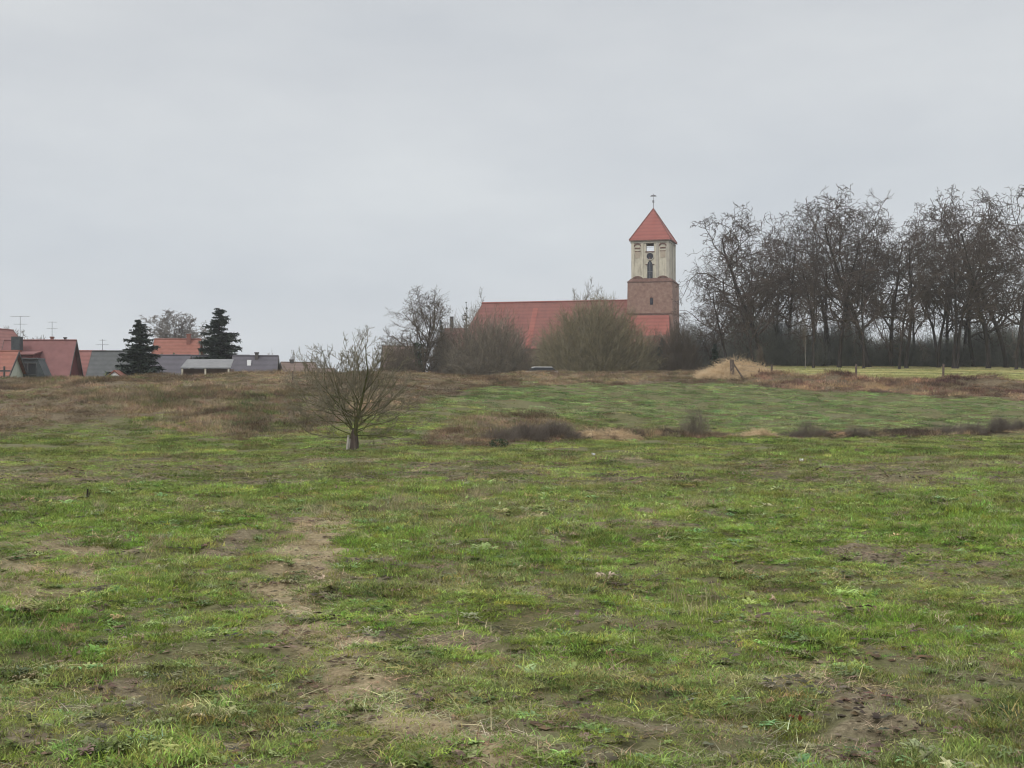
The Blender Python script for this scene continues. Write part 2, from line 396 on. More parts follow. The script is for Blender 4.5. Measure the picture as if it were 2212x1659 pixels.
def rand_pts(n, y0, y1, umax, pw=1.0, seed=0, margin=1.5):
    r = np.random.default_rng(seed)
    t = r.random(n); Y = (y0**pw+(y1**pw-y0**pw)*t)**(1/pw)
    X = r.uniform(-1, 1, n)*(umax*Y+margin)
    return X, Y, r
def jitcol(r, base, n, a=.12):
    c = np.array(base)[None, :]*np.ones((n, 1)) if np.ndim(base) == 1 else np.array(base)
    return np.clip(c*(1+r.normal(0, a, (n, 1)))*(1+r.normal(0, a*.4, (n, 3))), .004, .9)
G1 = np.array((.198,.278,.052)); G2 = np.array((.262,.335,.078)); G3 = np.array((.178,.255,.052)); STR = np.array((.40,.34,.20)); OLV = np.array((.23,.215,.10))
GREY = np.array((.25,.30,.17))
# near meadow
def meadow_near():
    X, Y, r = rand_pts(150000, 4.3, 27, .43, 1.3, 11)
    cv = cover(X, Y)
    keep = (r.random(len(X)) > cv['soil']*1.05) & (r.random(len(X)) > cv['track']*.55)
    clump = fbm(X*2.6, Y*2.6, 9, 3)*.5+fbm(X*5, Y*5, 91, 2)*.5
    keep &= r.random(len(X)) < .12+1.1*sstep(.38, .60, clump)
    X, Y = X[keep], Y[keep]; clump = clump[keep]; cv = {k: v[keep] for k, v in cv.items()}
    n = len(X); Z = height(X, Y)
    idx = r.integers(0, 6, n); weedy = sstep(.52, .62, fbm(X*1.1+40, Y*1.1, 93, 3))
    w = r.random(n) < .04+.14*weedy; idx[w] = 6+r.integers(0, 3, w.sum())
    k = sstep(.35, .65, fbm(X*.8, Y*.8, 95, 4))[:, None]
    col = G1*(1-k)+G2*k
    k3 = sstep(.5, .68, fbm(X*.6+30, Y*.6, 97, 3))[:, None]; col = col*(1-k3)+G3*k3
    kd = (cv['dry']*.45+.3*cv['soil'])[:, None]; col = col*(1-kd)+OLV*kd
    col[w] = col[w]*.6+GREY*.4
    dk = sstep(.38, .62, fbm(X*5.5, Y*4, 197, 2))[:, None]; col = col*(1.17-.34*dk)
    st = r.random(n) < .07; col[st] = STR*.9
    s = (.75+.6*sstep(.42, .7, clump))*r.uniform(.6, 1.25, n)*(1+.6*sstep(9, 24, Y))
    sc_ = np.stack([s*1.1, s*1.1, s*(.7+.5*cv['lush'])], 1)
    rot = np.stack([r.normal(0, .15, n), r.normal(0, .15, n), r.uniform(0, 6.28, n)], 1)
    scatter('meadow_grass', np.stack([X, Y, Z], 1), rot, sc_, idx, jitcol(r, col, n, .3), near_c, 'short lush green grass and leafy weeds covering the foreground meadow', 'grass')
def meadow_mid():
    X, Y, r = rand_pts(78000, 20, 116, .45, 1.25, 12, 4)
    cv = cover(X, Y); keep = (r.random(len(X)) > cv['brown']*1.0) & (r.random(len(X)) > cv['soil']) & (r.random(len(X)) > cv['field'])
    cl_ = fbm(X*.9, Y*.55, 191, 4); keep &= r.random(len(X)) < .10+1.2*sstep(.36, .56, cl_)
    X, Y = X[keep], Y[keep]; cv = {k: v[keep] for k, v in cv.items()}
    n = len(X); Z = height(X, Y); idx = r.integers(0, 5, n)
    k = sstep(.35, .65, fbm(X*.35, Y*.35, 195, 4))[:, None]; col = (G1*(1-k)+G2*k)*np.array((.84,.77,.95))
    kd = (cv['dry']*.45)[:, None]; col = col*(1-kd)+OLV*kd
    far = sstep(64, 74, Y)[:, None]; FG = np.array((.165,.228,.080)); FG2 = np.array((.235,.29,.115))
    col = col*(1-far)+(FG*(1-k)+FG2*k)*far
    cl2 = fbm(X*1.3, Y*.6, 193, 3); col = col*(.72+.62*sstep(.35, .62, cl2))[:, None]; br_ = (r.random(n) < .10+.2*sstep(.55, .7, cl2)*0); col[br_] = np.array((.21,.17,.095))
    s = r.uniform(.6, 1.35, n)*(.6+.45*sstep(20, 45, Y))
    sc_ = np.stack([s*1.2, s*1.2, s*(.6+.4*cv['lush'])], 1)
    rot = np.stack([r.normal(0, .1, n), r.normal(0, .1, n), r.uniform(0, 6.28, n)], 1)
    scatter('pasture_grass', np.stack([X, Y, Z], 1), rot, sc_, idx, jitcol(r, col, n, .28), far_c, 'green pasture grass from the middle distance up the gentle slope', 'grass')
def dead_near():
    X, Y, r = rand_pts(70000, 4.5, 40, .43, 1.35, 13)
    cv = cover(X, Y); keep = r.random(len(X)) < np.maximum(np.maximum(cv['soil']*.75, cv['track']*.9), .34); trk = cv['track']
    X, Y = X[keep], Y[keep]; n = len(X); Z = height(X, Y); s0 = cv['soil'][keep]; trk = trk[keep]
    idx = r.integers(0, 4, n); c = r.random(n) < .30+.3*sstep(.5, .62, fbm(X*1.5, Y*1.5, 98, 3)); idx[c] = 4+r.integers(0, 3, c.sum())
    k = r.random((n, 1))**1.5; k2 = sstep(.4, .62, fbm(X*.7+3, Y*.7, 99, 3))[:, None]
    col = (np.array((.14,.098,.062))*(1-k2)+np.array((.30,.25,.15))*k2)*(1-k)+np.array((.40,.345,.21))*k
    tk_ = trk > .25; col[tk_] = (np.array((.29,.235,.13))*(1-k)+np.array((.43,.36,.22))*k)[tk_]
    c &= ~(tk_ & (r.random(n) < .7)); idx[(idx > 3) & ~c] = 0
    col[c] = np.array((.125,.095,.062))
    s = r.uniform(.45, 1.0, n)*(1+.6*sstep(15, 30, Y)); sc_ = np.stack([s*1.15, s*1.15, s], 1)
    rot = np.stack([r.normal(0, .1, n), r.normal(0, .1, n), r.uniform(0, 6.28, n)], 1)
    scatter('matted_dead_grass', np.stack([X, Y, Z], 1), rot, sc_, idx, jitcol(r, col, n, .25), dead_c, 'matted brown dead grass and soil crumbs on the bare spots of the meadow', 'dead grass')
def stalks():
    r = np.random.default_rng(14); XX = []; YY = []
    for a, b, rx, ry, nn in [(413,1105,14,8,9),(500,1100,40,8,22),(700,1110,60,10,16),(870,1085,35,8,22),(1030,1072,30,8,26),(1090,1068,28,8,18),(850,1112,90,12,24),(330,1190,25,12,8),(1480,1098,50,10,12),(1280,1118,40,10,8),(2060,1015,50,10,18),(1930,1055,60,14,16),(215,1105,20,6,6),(1120,1130,80,20,14),(960,1150,100,30,14),(600,1160,60,20,12),(980,1240,60,8,5),(1520,1310,60,20,6),(1250,1040,200,20,14)]:
        px = a+r.normal(0, .5, nn)*rx; py = b+r.normal(0, .5, nn)*ry; Y = CAMZ*F/(py-HY); XX.append((px-CX)/F*Y); YY.append(Y)
    X = np.concatenate(XX); Y = np.concatenate(YY); n = len(X)
    s = r.uniform(.5, 1.05, n)
    rot = np.stack([r.normal(0, .3, n), r.normal(0, .3, n), r.uniform(0, 6.28, n)], 1)
    col = np.array((.36,.31,.18))*(r.uniform(.55, 1.1, (n, 1)))
    scatter('dry_stalks', np.stack([X, Y, height(X, Y)], 1), rot, np.stack([s]*3, 1), r.integers(0, 4, n), jitcol(r, col, n, .1), stalk_c, 'pale dry grass stalks standing up out of the mown meadow', 'dry grass')
def bank_weeds():
    X, Y, r = rand_pts(60000, 48, 132, .5, 1.3, 15, 6)
    ns = 5200; pp = r.uniform(1010, 2330, ns); yc = np.interp(pp, [1000,1250,1500,1700,2000,2212,3000], [52,57,62.5,63,66,70,70])
    X[:ns] = 0; Y[:ns] = yc+r.normal(0, .55, ns); X[:ns] = (pp-CX)/F*Y[:ns]
    cv = cover(X, Y); keep = r.random(len(X)) < cv['brown']; keep[:ns] = r.random(ns) < .25+1.1*sstep(.35, .6, fbm(pp*.02, pp*0, 401, 3)); strip_ = np.zeros(len(X), bool); strip_[:ns] = True
    keep &= strip_ | (r.random(len(X)) < .4+.9*sstep(.35, .55, fbm(X*.5, Y*.5, 291, 3)))
    X, Y = X[keep], Y[keep]; strip_ = strip_[keep]; p = cv['p'][keep]; n = len(X); Z = height(X, Y)
    k = sstep(.3, .7, fbm(X*.3, Y*.3, 295, 4))[:, None]
    col = np.array((.14,.10,.062))*(1-k)+np.array((.27,.205,.125))*k
    g = (r.random(n) < .05+.22*sstep(.55, .65, fbm(X*.2, Y*.2, 297, 3))*(Y < 80)); col[g] = np.array((.13,.15,.055))
    lipm = (p > 1640) & (Y > 104) & (Y < 119)
    kk = sstep(.45, .55, fbm(X*.8, Y*.8, 299, 3))[:, None]; lc = np.array((.13,.075,.055))*(1-kk)+np.array((.33,.225,.14))*kk
    col[lipm] = lc[lipm]
    ks = sstep(.42, .6, fbm(p*.03, p*0, 403, 3))[:, None]; sc0 = np.array((.10,.075,.055))*(1-ks)+np.array((.30,.22,.13))*ks; col[strip_] = sc0[strip_]
    col = col*(.75+.55*sstep(.35, .65, fbm(X*.9, Y*.5, 405, 3)))[:, None]
    s = r.uniform(.6, 1.25, n)*np.where(lipm, 1.3, .85)
    low = 1-.5*sstep(.4, .6, vnoise(X*.15, Y*.15, 300))
    rot = np.stack([r.normal(0, .15, n), r.normal(0, .15, n), r.uniform(0, 6.28, n)], 1)
    scatter('bank_weeds', np.stack([X, Y, Z], 1), rot, np.stack([s*1.15, s*1.15, s*low], 1), r.integers(0, 5, n), jitcol(r, col, n, .2), bank_c, 'brown withered grass and weeds covering the embankment and the ditch edges', 'weeds')
def field_grass():
    r = np.random.default_rng(16); n = 16000
    Y = r.uniform(115, 190, n); X = r.uniform(.14, .6, n)*Y
    cv = cover(X, Y); keep = r.random(n) < cv['field']*(1-cv['brown']*.8); X, Y = X[keep], Y[keep]; n = len(X)
    k = sstep(.35, .65, fbm(X*.05, Y*.25, 395, 4))[:, None]
    col = np.array((.27,.285,.105))*(1-k)+np.array((.50,.45,.22))*k
    s = r.uniform(.8, 1.4, n); rot = np.stack([0*s, 0*s, r.uniform(0, 6.28, n)], 1)
    scatter('far_field_grass', np.stack([X, Y, height(X, Y)], 1), rot, np.stack([s*1.6, s*1.6, s*.9], 1), r.integers(0, 5, n), jitcol(r, col, n, .12), far_c, 'pale yellow green grass of the far field below the grove', 'grass')
meadow_near(); meadow_mid(); dead_near(); stalks(); bank_weeds(); field_grass()

# ------------------------------------------------------------------ branching plants
def unit(v): return v/np.maximum(np.linalg.norm(v, axis=-1, keepdims=True), 1e-9)
class Tubes:
    def __init__(s): s.g = {}
    def add(s, Pt, Ra, k=3):
        s.g.setdefault((Pt.shape[1], k), []).append((Pt, Ra))
    def mesh(s, name):
        VV = []; QQ = []; b = 0
        for (n, k), lst in s.g.items():
            Pt = np.concatenate([a for a, _ in lst]); Ra = np.concatenate([q for _, q in lst]); M = len(Pt)
            T = np.empty_like(Pt); T[:, 1:-1] = Pt[:, 2:]-Pt[:, :-2]; T[:, 0] = Pt[:, 1]-Pt[:, 0]; T[:, -1] = Pt[:, -1]-Pt[:, -2]; T = unit(T)
            ref = np.where(np.abs(T[:, :1, 2:3]) > .8, np.array([1., .1, 0]), np.array([.05, .1, 1.])); U = unit(np.cross(T, ref)); W = np.cross(T, U)
            q = 2*math.pi*np.arange(k)/k
            ring = Pt[:, :, None]+Ra[:, :, None, None]*(np.cos(q)[None, None, :, None]*U[:, :, None]+np.sin(q)[None, None, :, None]*W[:, :, None])
            VV.append(ring.reshape(-1, 3))
            i = (np.arange(M*n*k)+b).reshape(M, n, k); j = np.roll(i, -1, axis=2)
            QQ.append(np.stack([i[:, :-1].ravel(), j[:, :-1].ravel(), j[:, 1:].ravel(), i[:, 1:].ravel()], 1)); b += M*n*k
        return mk_mesh(name, np.concatenate(VV), np.concatenate(QQ), smooth=True)
def curve(r, S, D, L, n, gn, trop):
    M = len(S); Pt = np.zeros((M, n, 3)); Pt[:, 0] = S; d = unit(D); st = (L/(n-1))[:, None]
    bend = r.normal(0, gn, (M, 3))
    for i in range(1, n):
        d = unit(d+r.normal(0, gn, (M, 3))+bend*.35+np.array(trop)/(n-1))
        Pt[:, i] = Pt[:, i-1]+d*st
    return Pt
def taper(R0, R1, n): return R0[:, None]+(R1-R0)[:, None]*np.linspace(0, 1, n)[None, :]
def spawn(r, Pt, Ra, k, t0, t1, ang, sd):
    M, n = Pt.shape[:2]; par = np.repeat(np.arange(M), k)
    base = (np.tile(np.arange(k), M)+r.random(M*k))/k; t = t0+(t1-t0)*base
    f = t*(n-1); i = np.clip(f.astype(int), 0, n-2); w = (f-i)[:, None]
    A = Pt[par, i]; B = Pt[par, i+1]; S = A*(1-w)+B*w; T = unit(B-A)
    pr = unit(np.cross(T, r.normal(0, 1, (M*k, 3)))); a = np.radians(r.normal(ang, sd, M*k))[:, None]
    D = np.cos(a)*T+np.sin(a)*pr
    rr = Ra[par, i]*(1-w[:, 0])+Ra[par, i+1]*w[:, 0]
    return par, t, S, D, rr
def bare_tree(seed, H, spec, r0, trunks=1, lv=(.6, 1.25), lean=.0, tgn=.06, tmin=.0, trop0=(0,0,.05), shape=None, minr=.012, rtip=.25):
    """spec: per level (k, t0, t1, angle, sd, length ratio, n, gnarl, tropism, vertical lift of direction)"""
    r = np.random.default_rng(seed); tr = Tubes(); cr = Tubes()
    D = np.array([[r.normal(0, lean+.02), r.normal(0, lean+.02), 1.] for _ in range(trunks)])
    S = np.zeros((trunks, 3)); S[:, :2] = r.normal(0, .1 if trunks > 1 else 0, (trunks, 2)); S[:, 2] = -.3
    L = H*r.uniform(.85, 1.0, trunks)
    Pt = curve(r, S, D, L, 12, tgn, trop0); Ra = taper(np.full(trunks, r0), np.full(trunks, r0*rtip), 12); Ra[:, 0] *= 1.35
    tr.add(Pt, Ra, 7)
    cur = (Pt, Ra, L)
    for li, (k, t0, t1, an, sd, lr, n, gn, tp, lift) in enumerate(spec):
        par, t, S, D, rr = spawn(r, cur[0], cur[1], k, t0, t1, an, sd)
        D = unit(D+np.array([0, 0, lift]))
        Lc = cur[2][par]*lr*r.uniform(lv[0], lv[1], len(par))
        if li == 0:
            Lc = Lc*(shape(t) if shape else (1.25-.75*t))
        else: Lc = Lc*(1.2-.5*t)
        R0 = np.maximum(rr*.68, minr); R1 = np.maximum(R0*.35, minr*.6)
        Pc = curve(r, S, D, Lc, n, gn, tp); Rc = taper(R0, R1, n)
        cr.add(Pc, Rc, 5 if li == 0 else 3); cur = (Pc, Rc, Lc)
    return tr.mesh('trunk'), cr.mesh('crown')
# ---- bark materials
M_bark = mat('dark_bark', (.022,.018,.016), (.048,.038,.032), 2, .95)
M_twig = mat('dark_twigs', (.048,.037,.030), (.10,.075,.06), .6, .95)
M_twigb = mat('brown_twigs', (.085,.068,.052), (.135,.108,.08), .6, .95)
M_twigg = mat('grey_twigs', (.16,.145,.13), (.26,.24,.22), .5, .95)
M_moss = mat('mossy_bark', (.055,.060,.022), (.10,.10,.035), 5, .95, c3=(.07,.06,.04))
M_olive = mat('olive_twigs', (.10,.098,.052), (.155,.145,.085), .7, .95)
M_lone_trunk = mat('flaky_trunk_bark', (.04,.03,.024), (.11,.085,.068), 6, .95, stretch=(3,3,.6))

def ground_at(px, d): X = (px-CX)/F*d; return X, d, float(height(np.array([X]), np.array([float(d)]))[0])
def place(root, px, d, rz=0, s=1., dz=0):
    x, y, z = ground_at(px, d); root.location = (x, y, z+dz); root.rotation_euler = (0, 0, rz)
    root.scale = (s, s, s) if np.ndim(s) == 0 else s
def tree_thing(name, meshes, mt, mc, **k):
    root = empty(name, (0,0,0), **k); link('trunk', meshes[0], mt, root); link('crown', meshes[1], mc, root); return root

# ---- the grove on the right: tall crooked bare trees
gspec = [
 [(12,.30,1,58,14,.30,9,.25,(0,0,.35),.05),(7,.2,1,54,16,.46,7,.26,(0,0,-.05),.03),(5,.15,1,52,20,.46,5,.28,(0,0,-.15),0),(3,.2,1,48,22,.6,4,.3,(0,0,-.2),0)],
 [(8,.38,1,44,12,.42,9,.24,(0,0,.30),.15),(8,.2,1,56,16,.42,7,.26,(0,0,-.05),.0),(5,.15,1,54,20,.48,5,.28,(0,0,-.15),0),(3,.2,1,50,22,.6,4,.3,(0,0,-.2),0)],
 [(14,.26,1,64,12,.26,9,.26,(0,0,.35),.0),(7,.2,1,54,16,.48,7,.26,(0,0,-.05),.0),(5,.15,1,54,20,.48,5,.28,(0,0,-.15),0),(3,.2,1,50,22,.6,4,.3,(0,0,-.2),0)]]
gprot = []
for i in range(9):
    gprot.append(bare_tree(100+i, 10.0, gspec[i % 3], .155, trunks=1+(i % 3 == 1), lv=(.75, 1.12), lean=.045, tgn=.055, trop0=(0,0,.12), minr=.0162, shape=lambda t: .75+1.0*np.sqrt(np.clip(1-np.abs(t-.62)/.6, 0, 1))-.1))
grove = [  # px, distance, top py, width stretch, variant, label detail
 (1530,166,640,.9,2),(1572,158,560,1.15,0),(1622,166,452,.95,1),(1655,160,450,1.1,2),(1700,170,470,1.0,3),(1738,162,505,1.0,5),(1775,168,440,.9,4),(1812,160,415,1.0,0),
 (1850,170,405,1.0,1),(1880,161,412,1.0,2),(1925,167,440,.85,3),(1958,160,455,.9,5),(1990,170,500,.9,0),(2025,163,455,.9,4),(2065,160,430,.95,1),(2105,168,445,.9,2),(2135,160,410,1.0,3),(2175,166,402,1.0,0),(2215,161,405,1.0,5),(2262,168,400,1.0,1),(2320,162,420,1.0,2),(1500,175,665,.4,5)]
grove += [(1592,172,520,.8,6),(1632,156,500,.7,2),(1676,173,470,.85,0),(1718,172,500,.8,6),(1757,157,520,.7,2),(1796,173,430,.85,6),(1833,173,430,.8,0),(1866,156,450,.7,6),(1902,173,430,.8,2),(1942,156,480,.7,0),(1975,173,470,.8,6),(2008,157,505,.7,2),(2045,172,450,.85,6),(2085,173,455,.8,0),(2120,156,470,.7,6),(2155,173,420,.85,2),(2195,157,430,.75,6)]
gl = ['short bare tree forming the low left end of the grove beside the church bushes','crooked bare tree leaning out over the straw heap at the left of the grove','tall bare tree carrying the first high rounded crown from the left of the grove',
 'bare tree with forked trunk right of the first high crown of the grove','bare tree filling the back of the grove right of its first high crown','lower bare tree in the dip of the grove skyline, its branches against the pale gap',
 'bare tree rising behind the dip toward the middle crown of the grove','bare tree making the left shoulder of the tall middle crown of the grove','tallest bare tree at the peak of the middle crown, behind the second field post',
 'dark bare tree right under the middle peak of the grove','slim bare tree on the right shoulder of the middle crown of the grove','slim bare tree with narrow top just right of the middle crown',
 'low bare tree at the notch in the grove skyline right of the middle crown','bare tree just left of the rightmost field post with dark bushy top','bare tree behind the rightmost field post with flat spreading top',
 'bare tree a little right of the rightmost field post, with layered branches','thick dark bare tree near the right edge, left of the last high crown','tall bare tree under the last high crown at the right edge',
 'bare tree cut by the right edge of the view','bare tree just past the right edge of the view','bare tree beyond the right edge of the grove','thin pale bare tree between the church tower bushes and the grove']
extra = ['slender bare trunk in the back row left under the first high crown','slender bare tree at the front of the grove below the first high crown','back row bare tree right behind the first high crown','slender bare tree in the back row at the skyline dip','thin front bare tree at the skyline dip of the grove',
 'back row bare tree left of the tall middle crown','back row bare tree under the left shoulder of the middle crown','thin front bare tree just right of the second field post','back row bare tree right of the middle peak','thin front bare tree between the two right field posts',
 'back row bare tree at the notch right of the middle crown','thin front bare tree left of the rightmost field post','back row bare tree just right of the rightmost field post','back row bare tree between the rightmost post and the last high crown','thin front bare tree left of the last high crown','back row bare tree under the last high crown','thin front bare tree touching the right edge of the view','bare tree low behind the left slope of the straw heap','bare tree filling the left flank of the grove above the straw heap']
grove += [(1530,172,575,1.0,3),(1578,174,505,1.0,5)]
gl = gl[:22]+extra
pick = [q for q in range(19) if q not in (5, 12)]+[21]+[q for q in range(22, 41) if q not in (22, 25, 30, 33, 36)]
for i, (px, d, top, ws, v) in enumerate([grove[q] for q in pick]):
    lab = [gl[q] for q in pick][i]
    v = (v+3*(i % 2))%9 if i > 3 else v
    root = tree_thing('bare_tree', gprot[v], M_bark, M_twig, label=lab, cat='tree', group='bare trees of the grove on the far field edge')
    x, y, z = ground_at(px, d); Ht = CAMZ+(HY-top)/F*d-z
    zmax = max(v_.co.z for v_ in gprot[v][1].vertices)
    s = Ht/zmax*1.02; place(root, px, d, random.Random(i).uniform(0, 6.28), (s*ws*1.12, s*ws*1.12, s), -.1)

# ---- shrubs
def shrub_mesh(seed, W, H, n, tw, L, kids=4, stems=26, lump=.22, open_=.35, up=.35, name='twigs'):
    """dome of twigs: n twigs of length L spread through a lumpy half ellipsoid, carried on fanned stems"""
    r = np.random.default_rng(seed); tb = Tubes()
    v = unit(r.normal(0, 1, (n, 3))); v[:, 2] = np.abs(v[:, 2])
    az = np.arctan2(v[:, 1], v[:, 0]); el = v[:, 2]
    lum = 1-lump+2*lump*fbm(np.cos(az)*2.2+seed, np.sin(az)*2.2+el*3, seed, 3)
    q = r.uniform(open_**2.2, 1, n)**(1/2.2)*lum
    c = v*q[:, None]*np.array([W/2, W/2, H])*.90
    D = unit(v*np.array([1, 1, .8])+r.normal(0, .35, (n, 3))+np.array([0, 0, up]))
    Ln = L*r.uniform(.5, 1.25, n)
    S = c-D*Ln[:, None]*.6; S[:, 2] = np.maximum(S[:, 2], 0)
    Pt = curve(r, S, D, Ln, 5, .13, (0,0,.15)); Ra = taper(np.full(n, tw), np.full(n, tw*.45), 5); tb.add(Pt, Ra, 3)
    par, t, S2, D2, rr = spawn(r, Pt, Ra, kids, .15, 1, 38, 14)
    tb.add(curve(r, S2, unit(D2+np.array([0,0,.2])), L*.5*r.uniform(.5, 1.3, len(par)), 4, .15, (0,0,.1)), taper(np.full(len(par), tw*.7), np.full(len(par), tw*.35), 4), 3)
    az = r.uniform(0, 2*math.pi, stems); ti = np.radians(r.uniform(4, 75, stems)); Ds = np.stack([np.sin(ti)*np.cos(az), np.sin(ti)*np.sin(az), np.cos(ti)], 1)
    Ss = np.zeros((stems, 3)); Ss[:, :2] = Ds[:, :2]*W*.05; Ss[:, 2] = -.1
    Ls = .85/np.sqrt((Ds[:, 0]**2+Ds[:, 1]**2)/(W/2)**2+Ds[:, 2]**2/H**2)
    Ps = curve(r, Ss, Ds, Ls, 8, .07, (0,0,.25)); tb.add(Ps, taper(np.full(stems, tw*3.2), np.full(stems, tw), 8), 5)
    return tb.mesh(name)
def shrub(name, me, m, px, d, s=1., rz=0, dz=0, **k):
    root = empty(name, (0,0,0), **k); link('twigs', me, m, root); place(root, px, d, rz, s, dz); return root
M_sh_grey = mat('grey_brown_twigs', (.11,.096,.072), (.26,.22,.165), 1.6, .95)
M_sh_olive = mat('olive_brown_twigs', (.13,.114,.068), (.29,.25,.16), 1.6, .95)
M_sh_blue = mat('blue_grey_twigs', (.10,.105,.092), (.20,.20,.175), 1.6, .95)
M_sh_dark = mat('dark_shrub_twigs', (.105,.088,.074), (.20,.165,.135), .8, .95)
M_sh_brown = mat('reddish_brown_twigs', (.115,.076,.058), (.215,.15,.115), .8, .95)
bigA = shrub_mesh(31, 12.4, 6.2, 3600, .016, 1.4, 5, 44, lump=.3); bigB = shrub_mesh(32, 12.4, 8.2, 4000, .017, 1.7, 5, 56, lump=.28, up=.55)
midA = shrub_mesh(33, 5.5, 5.0, 1500, .016, 1.2, 5, 18); midB = shrub_mesh(34, 6.5, 4.0, 1500, .016, 1.1, 5, 18)
def fit(name, me, m, px, wpx, top, d, rz=0, sy=.8, **k):
    """give the shrub the width and height it has on the spot"""
    co = np.zeros(len(me.vertices)*3); me.vertices.foreach_get('co', co); co = co.reshape(-1, 3)
    w0 = np.percentile(np.abs(co[:, :2]), 98.5)*2; h0 = np.percentile(co[:, 2], 99.5)
    x, y, z = ground_at(px, d); H = CAMZ+(HY-top)/F*d-z; sx = wpx*d/F/w0
    root = shrub(name, me, m, px, d, (sx, sx*sy, H/h0), 0, -.05, **k); root.rotation_euler = (0, 0, 0)
    return root
gb = 'big bare shrubs in front of the church'
fit('bare_shrub', bigA, M_sh_grey, 1046, 250, 680, 168, label='wide dome of grey brown bare twigs hiding the left end of the church', cat='shrub', group=gb)
fit('bare_shrub', bigB, M_sh_olive, 1283, 240, 650, 164, label='wide olive coloured bare shrub in front of the church nave, next to the tower', cat='shrub', group=gb)
fit('bare_shrub', midA, M_sh_olive, 1420, 110, 722, 168, label='smaller olive bare shrub right below the brick church tower', cat='shrub', group=gb)
fit('bare_shrub', midB, M_sh_olive, 1466, 90, 700, 164, label='olive bare shrub between the tower shrub and the straw heap', cat='shrub', group=gb)
fit('bare_shrub', midB, M_sh_grey, 958, 60, 712, 174, label='grey bare shrub behind the left edge of the widest shrub dome', cat='shrub', group=gb)
fit('bare_shrub', midA, M_sh_grey, 1176, 60, 740, 176, label='grey bare shrub filling the gap between the two widest shrub domes', cat='shrub', group=gb)
fit('bare_shrub', midB, M_twigb, 868, 90, 752, 150, label='brownish low shrub under the ivy covered tree, seen through the orchard tree', cat='shrub', group=gb)
ug = [(1505,80,716,168,'b'),(1556,90,706,174,'o'),(1622,110,672,166,'o'),(1680,100,680,174,'o'),(1735,100,694,166,'o'),(1790,100,706,175,'b'),(1838,90,700,168,'o'),(1892,100,712,176,'b'),(1948,100,700,170,'b'),(2005,100,716,176,'b'),(2062,100,706,170,'b'),(2120,100,690,176,'b'),(2178,100,696,170,'b'),(2235,100,690,176,'b')]
ugl = ['blue grey thicket in the gap right of the church, behind the dark evergreen','bare thicket behind the tall straw heap','olive thicket just behind the first wooden field post','dense olive brown thicket under the first high crown of the grove',
 'olive thicket with pale stem in front of it, in the dip of the grove','grey thicket under the left shoulder of the middle crown','olive thicket directly behind the second field post from the right','grey thicket right of the second field post from the right',
 'grey thicket halfway between the two right field posts','dark grey thicket just left of the rightmost field post','dark grey thicket just right of the rightmost field post','dark thicket between the rightmost post and the right edge','dark thicket close to the right edge of the view','dark thicket cut by the right edge of the view']
ugw = shrub_mesh(35, 6.0, 5.2, 1300, .016, 1.5, 4, 24, up=1.0, lump=.35); ugx = shrub_mesh(36, 6.0, 5.2, 1000, .016, 1.7, 4, 26, up=1.2, lump=.4)
for i, ((px, w, top, d, c), lb) in enumerate(zip(ug, ugl)):
    fit('thicket', [ugw, ugx][i % 2], M_sh_olive if c == 'o' else M_sh_blue, px, w*1.1, top+([-14, 4, -8] if px < 1860 else [10, 28, 16])[i % 3], d, label=lb, cat='thicket', group='thickets at the foot of the grove')
# far wood behind
def far_wood():
    tb = Tubes(); r = np.random.default_rng(77); n = 5200
    X0 = r.uniform(24, 130, n); Y0 = r.uniform(205, 255, n)
    Hh = 1.6+9.5*fbm(X0*.11, Y0*.03, 7, 3)**1.5+r.normal(0, 1.0, n); S = np.stack([X0, Y0, height(X0, Y0)-.2], 1)
    D = unit(np.stack([r.normal(0, .25, n), r.normal(0, .2, n), np.ones(n)], 1))
    Pt = curve(r, S, D, Hh, 5, .1, (0,0,.2)); Ra = taper(np.full(n, .12), np.full(n, .03), 5); tb.add(Pt, Ra, 3)
    par, t, S, D, rr = spawn(r, Pt, Ra, 9, .1, 1, 45, 15); L = r.uniform(1.0, 3.0, len(par)); tb.add(curve(r, S, D, L, 4, .2, (0,0,.1)), taper(np.full(len(par), .05), np.full(len(par), .02), 4), 3)
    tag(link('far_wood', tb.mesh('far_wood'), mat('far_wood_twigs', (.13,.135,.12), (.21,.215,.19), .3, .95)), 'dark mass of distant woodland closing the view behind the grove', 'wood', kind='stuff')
far_wood()

